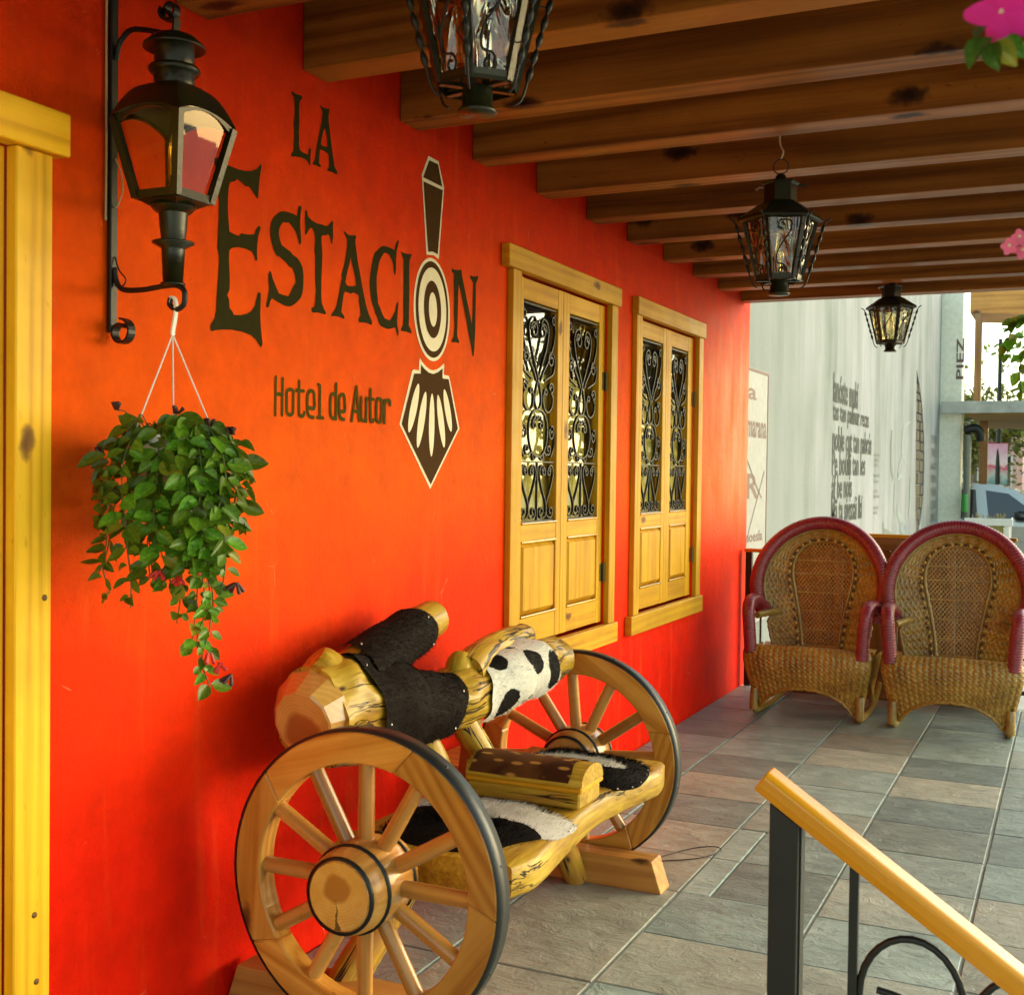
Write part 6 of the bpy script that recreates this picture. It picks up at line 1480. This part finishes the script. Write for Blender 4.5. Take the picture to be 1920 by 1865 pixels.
# wall face with a lens-shaped hole where the plaster has come away
lens = [(18.42, 2.95), (18.85, 2.72), (19.25, 2.42), (19.55, 1.95), (19.64, 1.55), (19.58, 1.05), (19.30, .75), (19.0, .50), (18.80, .44), (18.62, .85), (18.55, 1.3), (18.50, 1.8), (18.46, 2.4)]
mw.poly([[(7.96, -.46), (21.8, -.46), (21.8, 4.6), (7.96, 4.6)], lens], lambda y, z, d: (XM + d, y, z))
m_ = len(lens)
mw.add([(XM, a, c) for a, c in lens] + [(XM - .05, a, c) for a, c in lens], [(i, (i + 1) % m_, m_ + (i + 1) % m_, m_ + i) for i in range(m_)])
mw.box((-.60, 7.96, -.46), (XM - .052, 21.8, 4.6))
mural = mw.build('mural_wall', M_MURAL, fix=False)
tag(mural, 'weathered white neighbouring wall painted with black verse and line drawing', 'wall')
b = MB()
rr = random.Random(3)
z = .44
while z < 2.95:
    h = rr.uniform(.10, .20); y = 18.35 + rr.uniform(0, .1)
    while y < 19.7:
        w = rr.uniform(.16, .34)
        if any(True for _ in [0]):
            s = MB(); s.box((XM - .051, y + .008, z + .008), (XM - .012 + rr.uniform(-.012, .01), min(y + w, 19.70) - .008, z + h - .008)); s.build('stone', M_STONE, mural, bevel=.012)
        y += w
    z += h
# verse: narrow black letters
def text(body, y0, y1, z0, z1, mat, x=XM + .004, parent=mural, name='painted_text', vertical=False, xn=1):
    cu = bpy.data.curves.new(name, 'FONT'); cu.body = body; cu.fill_mode = 'FRONT'; cu.offset = .020; cu.resolution_u = 2
    o = bpy.data.objects.new(name, cu); C.objects.link(o)
    me = bpy.data.meshes.new_from_object(o.evaluated_get(bpy.context.evaluated_depsgraph_get()))
    bpy.data.objects.remove(o); bpy.data.curves.remove(cu)
    xs = [v.co.x for v in me.vertices]; ys_ = [v.co.y for v in me.vertices]
    a0, a1, b0, b1 = min(xs), max(xs), min(ys_), max(ys_)
    og = ORG.get(parent.name, Vector((0, 0, 0)))
    for v in me.vertices:
        fu, fv = (v.co.x - a0) / (a1 - a0), (v.co.y - b0) / (b1 - b0)
        if vertical: fu, fv = 1 - fv, fu
        v.co = Vector((x, y0 + (y1 - y0) * fu, z0 + (z1 - z0) * fv)) - og
    me.materials.append(mat); ob = bpy.data.objects.new(name, me); C.objects.link(ob); ob.parent = parent
    ORG[ob.name] = og
    return ob
for body, y1, z0, z1 in (('lanóste mukí', 13.30, 2.10, 2.39), ('tas tan palínur recas', 14.05, 1.87, 2.12), ('noble cut tan nabrás', 14.28, 1.63, 1.88), ('Pe boúlli tan les', 13.85, 1.39, 1.64), ('áf be nois', 13.0, 1.16, 1.41), ('Mä ta sivissái lkí', 13.7, .92, 1.18), ('na lit nos', 13.1, .69, .93)):
    text(body, 11.84, y1, z0, z1, M_MTEXT)
for i, (z, s) in enumerate(((1.62, 'ba mukí'), (1.56, 'tas ta'), (1.50, 'nabrás'), (1.38, 'no les'), (1.31, 'be nois'), (1.19, 'tan mu'), (1.13, 'les lo'), (1.0, 'ma sivi'), (.94, 'ta lit'))):
    text(s, 14.52, 14.95 - .06 * (i % 3), z, z + .045, M_MTEXT2)
for i, s in enumerate(('BE NOI', 'TAN LE', 'MUKÍ T', 'NABRA', 'PALIN', 'RECAS', 'SIVISA')):
    text(s, 20.55 + .02 * i, 21.35, 1.93 - .215 * i, 2.07 - .215 * i, M_MTEXT2)
# line drawing beside the bare stones: pale blue-grey brush lines
def brush(pts, w, mat=M_BLUE, k_=[0]):
    k_[0] += 1; P = catmull([(p[0], p[1], 0) for p in pts], 6); L_, R2 = [], []
    for i, p in enumerate(P):
        t_ = (P[min(len(P) - 1, i + 1)] - P[max(0, i - 1)]).normalized(); n_ = Vector((-t_.y, t_.x, 0)); f = .35 + .65 * math.sin(PI * i / (len(P) - 1))
        L_.append(p + n_ * w * f); R2.append(p - n_ * w * f)
    b = MB(); m = len(P); b.add([(XM + .0035 + .0002 * k_[0], q.x, q.y) for q in L_ + R2], [(i, i + 1, m + i + 1, m + i) for i in range(m - 1)])
    b.build('painted_line', mat, mural, fix=False)
brush([(15.95, 1.98), (15.90, 1.75), (15.96, 1.50), (16.15, 1.34)], .09, M_MTEXT2)
brush([(17.75, 2.16), (17.15, 2.05), (16.95, 1.85), (17.0, 1.68), (17.5, 1.58)], .05)
brush([(17.0, 1.66), (16.7, 1.5), (16.6, 1.38), (16.9, 1.40), (17.2, 1.36)], .045)
brush([(16.3, 1.30), (16.28, 1.1), (16.33, .9)], .04)
brush([(16.6, 1.05), (16.7, .88), (17.1, .80), (17.5, .74)], .06)
brush([(15.35, .82), (15.4, .70), (15.7, .66), (16.2, .62)], .06, M_MTEXT2)
brush([(17.9, 1.4), (17.95, 1.1), (17.8, .8)], .07)
brush([(16.9, .70), (17.2, .62), (17.6, .6)], .05)
# board with red handwriting at the near end of the wall
sg = thing('handwritten_sign', 'tall white board with red handwriting where the wall meets the porch', 'sign', (XM, 8.6, 1.4))
b = MB(); b.box((XM + .001, 8.16, .30), (XM + .020, 9.08, 2.16)); b.build('board', M_SIGNW, sg, bevel=.002)
b = MB(); b.box((XM + .021, 8.17, 2.135), (XM + .0235, 9.07, 2.155)); b.build('border', M_SIGNR, sg)
b = MB(); b.box((XM + .021, 9.05, .32), (XM + .0235, 9.068, 2.134)); b.build('border', M_SIGNR, sg)
text('lia', 8.20, 8.70, 1.93, 2.05, M_SIGNR, XM + .0215, sg, 'handwriting')
text('marana', 8.45, 9.02, 1.66, 1.78, M_SIGNR, XM + .0215, sg, 'handwriting')
text('R', 8.45, 8.80, 1.22, 1.40, M_SIGNR, XM + .0215, sg, 'handwriting')
text('poesía', 8.45, 8.95, .88, .98, M_SIGNR, XM + .0215, sg, 'handwriting')
for P_ in ([(8.45, 1.5), (8.75, 1.30), (8.9, 1.22)], [(8.98, 1.42), (8.7, 1.15), (8.35, .80)]):
    b = MB(); n_ = len(P_)
    b.add([(XM + .0228, p[0], p[1] + .008) for p in P_] + [(XM + .0228, p[0], p[1] - .008) for p in P_], [(i, i + 1, n_ + i + 1, n_ + i) for i in range(n_ - 1)]); b.build('pen_stroke', M_SIGNR, sg, fix=False)

M_SOFF = flat('brown_soffit', (.34, .19, .03), .9, nscale=3)
# pier at the end of the wall, canopy, posts, downpipe
t = thing('plaster_pier', 'cream plaster pier closing the far end of the mural wall', 'pillar', (0, 22, -.46))
b = MB(); b.box((-.60, 21.802, -.46), (.20, 22.25, 4.6)); b.build('shaft', M_CEM, t, bevel=.01)
o = text('PIEZ', .10, .22, 3.05, 3.75, M_SIGNR, 0, t, 'rusty_letters', True)
for v in o.data.vertices: v.co = Vector((v.co.y + 22 - 0, 21.798 - 22, v.co.z)) if False else Vector((v.co.y + ORG[t.name].y, 21.798 - ORG[t.name].y, v.co.z))
t = thing('street_canopy', 'grey edged flat canopy with brown board underside over the pavement', 'canopy', (2.5, 24, 2.43))
b = MB(); b.box((-.10, 21.55, 2.46), (5.5, 21.62, 2.66)); b.build('fascia', flat('grey_fascia', (.42, .42, .37), .7, noise_amt=.3, nscale=4), t, bevel=.006)
for i in range(10):
    b = MB(); b.box((.26 if True else 0, 21.63 + .64 * i, 2.44), (5.49, 21.63 + .64 * i + .632, 2.475), grain=0); b.build('soffit_board', M_SOFF, t)
b = MB(); b.box((.26, 21.63, 2.48), (5.49, 28.0, 2.64)); b.build('deck', M_CEM, t)
for x in (.40, 5.3):
    b = MB(); b.box((x - .075, 24.2, -.46), (x + .075, 24.35, 2.439)); b.build('post', M_PANELW, t)
t = thing('upper_eave', 'golden sloping timber eave board on a tall post against the sky', 'eave', (2, 24.5, 4))
b = MB(); 
b.add([(.10, 24.4, 4.50), (6.5, 24.4, 4.05), (6.5, 24.4, 4.75), (.10, 24.4, 4.95), (.10, 26.0, 4.50), (6.5, 26.0, 4.05), (6.5, 26.0, 4.75), (.10, 26.0, 4.95)], [(0, 1, 2, 3), (7, 6, 5, 4), (0, 4, 5, 1), (3, 2, 6, 7), (0, 3, 7, 4), (1, 5, 6, 2)], [(p[2] * .5, p[1] * .3, p[0] * .5) for p in [(.10, 24.4, 4.50), (6.5, 24.4, 4.05), (6.5, 24.4, 4.75), (.10, 24.4, 4.95), (.10, 26.0, 4.50), (6.5, 26.0, 4.05), (6.5, 26.0, 4.75), (.10, 26.0, 4.95)]])
b.build('eave_board', M_FOOT, t)
b = MB(); b.box((.19, 24.42, 2.65), (.32, 24.55, 4.54)); b.build('post', M_PANELW, t)
t = thing('downpipe', 'dark downpipe with elbow under the canopy beside the pier', 'pipe', (.32, 21.75, 0))
b = MB(); b.tube(catmull([(.26, 21.72, 2.18), (.34, 21.72, 2.20), (.44, 21.74, 2.21), (.50, 21.76, 2.14), (.52, 21.78, 2.0)], 6), .075, 12); b.build('elbow', M_IRON, t)
b = MB(); b.tube([(.31, 21.76, 2.1), (.31, 21.76, -.45)], .06, 12); b.build('pipe', flat('grey_pipe', (.16, .17, .13), .5), t)
b = MB(); b.tube([(.30, 21.60, 1.10), (.30, 21.60, .80)], .05, 12); b.build('green_bottle', M_GREENG, t)

# planter box on the pavement
t = thing('planter_box', 'white slatted planter box with brown succulents beyond the railing', 'planter', (.88, 18, -.46))
for x in (.62, 1.10):
    b = MB(); b.box((x, 18.0, -.46), (x + .07, 18.07, .80)); b.build('leg', M_PWHITE, t, bevel=.006)
    b = MB(); b.box((x, 18.43, -.46), (x + .07, 18.50, .80)); b.build('leg', M_PWHITE, t, bevel=.006)
for z0, z1 in ((.72, .82), (.36, .52), (.0, .14)):
    b = MB(); b.box((.58, 17.975, z0), (1.21, 17.998, z1)); b.build('slat', M_PWHITE, t, bevel=.004)
    b = MB(); b.box((1.172, 18.0, z0), (1.19, 18.5, z1)); b.build('slat', M_PWHITE, t, bevel=.004)
b = MB(); b.box((.70, 18.03, -.30), (1.09, 18.42, .74)); b.build('inner_box', M_OLIVEP, t)
b = MB(); rr = random.Random(8)
for i in range(60):
    p = Vector((rr.uniform(.68, 1.1), rr.uniform(18.05, 18.4), .74)); d = Vector((rr.uniform(-.5, .5), rr.uniform(-.4, .4), 1)).normalized() * rr.uniform(.05, .16)
    b.tube([p, p + d * .6, p + d], [.008, .012, .002], 5)
o = b.build('succulents', flat('dry_succulent', (.20, .17, .07), .8), t)
o['kind'] = 'stuff'

# parked car seen in side view
t = thing('parked_car', 'silver estate car parked side on in the street behind the planter', 'car', (.9, 22.9, -.455))
cx0, cy0, cz0 = -1.55, 22.0, -.455
prof = [(0, .45), (.02, .85), (.10, .98), (.35, 1.05), (.55, 1.58), (.75, 1.70), (1.6, 1.745), (2.3, 1.715), (2.62, 1.63), (3.25, 1.16), (3.45, 1.10), (4.1, 1.0), (4.42, .85), (4.5, .62), (4.48, .40), (4.30, .32)]
low = [(4.1, .30), (3.95, .55), (3.65, .68), (3.35, .55), (3.2, .28), (1.3, .28), (1.15, .55), (.85, .68), (.55, .55), (.4, .30)]
pl = prof + low
b = MB(); W_ = 1.75
def side(p, yy): 
    ins = .16 * max(0, (p[1] - 1.05) / .7)
    return (cx0 + p[0], cy0 + (ins if yy == 0 else W_ - ins), cz0 + p[1])
L2 = [[Vector((a, c, 0)) for a, c in pl]]; tri = tessellate_polygon(L2); n_ = len(pl)
b.add([side(p, 0) for p in pl], [tuple(q) for q in tri]); b.add([side(p, 1) for p in pl], [tuple(reversed(q)) for q in tri])
vs = [side(p, 0) for p in pl] + [side(p, 1) for p in pl]
b.add(vs, [(i, (i + 1) % n_, n_ + (i + 1) % n_, n_ + i) for i in range(n_)])
b.build('body', M_CAR, t)
for W2 in ([(.52, 1.14), (.70, 1.58), (1.02, 1.62), (1.02, 1.14)], [(1.08, 1.14), (1.08, 1.62), (1.98, 1.63), (2.02, 1.14)], [(2.20, 1.14), (2.14, 1.62), (2.50, 1.57), (2.78, 1.36), (2.98, 1.14)]):
    for s in (0, 1):
        b = MB(); q = [side(p, s) for p in W2]; off_ = -.006 if s == 0 else .006
        b.add([(v[0], v[1] + off_, v[2]) for v in q], [tuple(range(len(q)))]); b.build('side_window', M_CARG, t, fix=False)
b = MB(); q = [side((2.66, 1.61), 0), side((3.22, 1.19), 0), side((3.22, 1.19), 1), side((2.66, 1.61), 1)]
b.add([(v[0] + .01, v[1] * .92 + (cy0 + W_ / 2) * .08, v[2] + .012) for v in q], [(0, 1, 2, 3)]); b.build('windscreen', M_CARG, t, fix=False)
for x in (.85, 3.65):
    for yy in (cy0 - .01, cy0 + W_ - .20):
        w = MB(); w.lathe([(.20, 0), (.33, .0), (.345, .03), (.345, .18), (.33, .21), (.20, .21)], (cx0 + x, yy, cz0 + .345), 28, axis=1); w_ = w.build('wheel', M_RUB, t)
        w = MB(); w.lathe([(.001, -.012), (.06, -.014), (.19, .004), (.205, -.004), (.21, .01)], (cx0 + x, yy, cz0 + .345), 20, axis=1); w.build('rim', M_CAR, w_)
b = MB(); b.lathe([(.001, -.11), (.06, -.10), (.085, -.03), (.085, .05), (.05, .10), (.001, .11)], (cx0 + 2.72, cy0 - .10, cz0 + 1.20), 14, axis=0); b.tube([(cx0 + 2.72, cy0 - .05, cz0 + 1.16), (cx0 + 2.72, cy0 + .03, cz0 + 1.15)], .03, 8); b.build('mirror', M_CARG, t)
b = MB(); b.box((cx0 + .5, cy0 - .014, cz0 + .76), (cx0 + 4.2, cy0 - .002, cz0 + .83)); b.build('side_trim', M_CAR, t, bevel=.004)
for x, z in ((1.12, .98), (2.08, .98)):
    b = MB(); b.box((cx0 + x + .06, cy0 - .03, cz0 + z), (cx0 + x + .24, cy0 - .004, cz0 + z + .03)); b.build('door_handle', M_CARG, t)
b = MB(); b.box((cx0 + 4.30, cy0 + .1, cz0 + .68), (cx0 + 4.47, cy0 + .5, cz0 + .82)); b.build('headlight', M_PWHITE, t, bevel=.02)

# lamppost with pink banner
t = thing('banner_post', 'dark lamp post carrying a hanging pink and teal printed banner', 'street banner', (.50, 30.2, -.46))
b = MB(); b.tube([(.33, 30.2, -.46), (.33, 30.2, 4.6)], [.06, .045], 12); b.build('post', M_IRON, t)
b = MB(); b.tube([(.03, 30.18, 2.20), (.58, 30.18, 2.16)], .02, 8); b.build('arm', flat('maroon_rod', (.30, .04, .05), .6), t)
k = NT('banner_print'); uv = k.sep(k.coord('Generated'))
nz = k.noise(k.map(k.coord('Generated'), (3, 1, 5)), 1.4, 3, .6, .8)
cc = k.ramp(k.math('MULTIPLY_ADD', nz, .35, k.math('MULTIPLY_ADD', uv[2], .85, -.1)), [(.10, (.16, .30, .28)), (.30, (.55, .52, .45)), (.44, (.60, .05, .10)), (.52, (.78, .60, .58)), (.75, (.70, .40, .48)), (.95, (.66, .28, .36))])
k.setb(Base_Color=cc, Roughness=.8)
b = MB(); b.grid(lambda u, v: (.02 + .52 * u - .10 * v * (1 - u) * 0 - .09 * (1 - v) * 0 + .0, 30.16 + .03 * math.sin(3 * u + 2 * v), 1.22 + .95 * v), 10, 12); b.build('banner', k.m, t)

# street trees: trunk, limbs and leaf-faced crowns
def tree(x, y, h, rad, label, seedv, nleaf, ls):
    t = thing('street_tree', label, 'tree', (x, y, -.46), 'trees across the street')
    r = random.Random(seedv); b = MB()
    base = Vector((x, y, -.46)); th = base + Vector((0, 0, h * .38))
    b.tube(catmull([base, base.lerp(th, .5) + Vector((.08, 0, 0)), th], 4), [.16, .15, .14, .13, .12, .12, .11, .11, .10], 10)
    cl = []
    for i in range(9):
        a = i * 2.4; e = th + Vector((math.cos(a) * rad * r.uniform(.45, .95), math.sin(a) * rad * r.uniform(.45, .95), h * r.uniform(.12, .55)))
        m_ = th.lerp(e, .5) + Vector((r.uniform(-.2, .2), r.uniform(-.2, .2), .15)); P = catmull([th, m_, e], 5)
        b.tube(P, [.075 * (1 - .8 * k_ / (len(P) - 1)) for k_ in range(len(P))], 7)
        for f in (.55, .8, 1.0): cl.append(P[int(f * (len(P) - 1))])
    b.build('trunk', M_BARK, t)
    b = MB()
    for i in range(nleaf):
        c_ = r.choice(cl); d = Vector((r.gauss(0, 1), r.gauss(0, 1), r.gauss(0, .8))) * rad * .24
        p = c_ + d; n_ = Vector((r.uniform(-1, 1), r.uniform(-1, 1), r.uniform(.0, 1.2))).normalized(); u = n_.orthogonal().normalized(); u.rotate(Matrix.Rotation(r.uniform(0, 6), 3, n_)); w = n_.cross(u)
        s = ls * r.uniform(.6, 1.3)
        b.add([p - u * s, p + w * s * .45, p + u * s, p - w * s * .45], [(0, 1, 2, 3)], [(.3, r.random() * 9, .5)] * 4)
    b.build('crown', M_TLEAF, t, fix=False)
tree(3.2, 33, 6.0, 2.6, 'leafy street tree seen past the right edge of the pier', 3, 5200, .12)
tree(-1.2, 42, 5.0, 2.4, 'smaller green tree far behind the banner', 4, 3500, .13)
tree(6.4, 27, 6.5, 2.8, 'nearer green tree along the street, mostly beyond the right edge', 6, 4200, .12)

# pale and pink facades across the street
t = thing('pink_facade_building', 'pink plastered building far across the street behind the trees', 'building', (-3, 48, -.46))
b = MB(); b.box((-9, 48, -.46), (.2, 54, 3.6)); b.build('wall', M_PINKB, t)
for x in (-1.9, -.75):
    w = MB(); w.box((x, 47.94, 1.0), (x + .6, 47.99, 2.2)); fr = w.build('window', M_PWHITE, t)
    w = MB(); w.box((x + .06, 47.92, 1.06), (x + .54, 47.938, 2.14)); w.build('pane', M_CARG, fr)
b = MB(); b.box((-9.2, 47.8, 3.6), (.4, 54.2, 3.8)); b.build('roof', M_CEM, t)
t = thing('white_facade_building', 'low white building far across the street on the right', 'building', (8, 52, -.46))
b = MB(); b.box((.8, 52, -.46), (18, 58, 2.9)); b.build('wall', M_PWHITE, t)
for x in (2.0, 4.5, 7.5):
    w = MB(); w.box((x, 51.94, .8), (x + 1.1, 51.99, 2.2)); fr = w.build('window', M_CEM, t)
    w = MB(); w.box((x + .08, 51.92, .88), (x + 1.02, 51.938, 2.12)); w.build('pane', M_CARG, fr)
b = MB(); b.box((.6, 51.8, 2.9), (18.2, 58.2, 3.1)); b.build('roof', M_CEM, t)
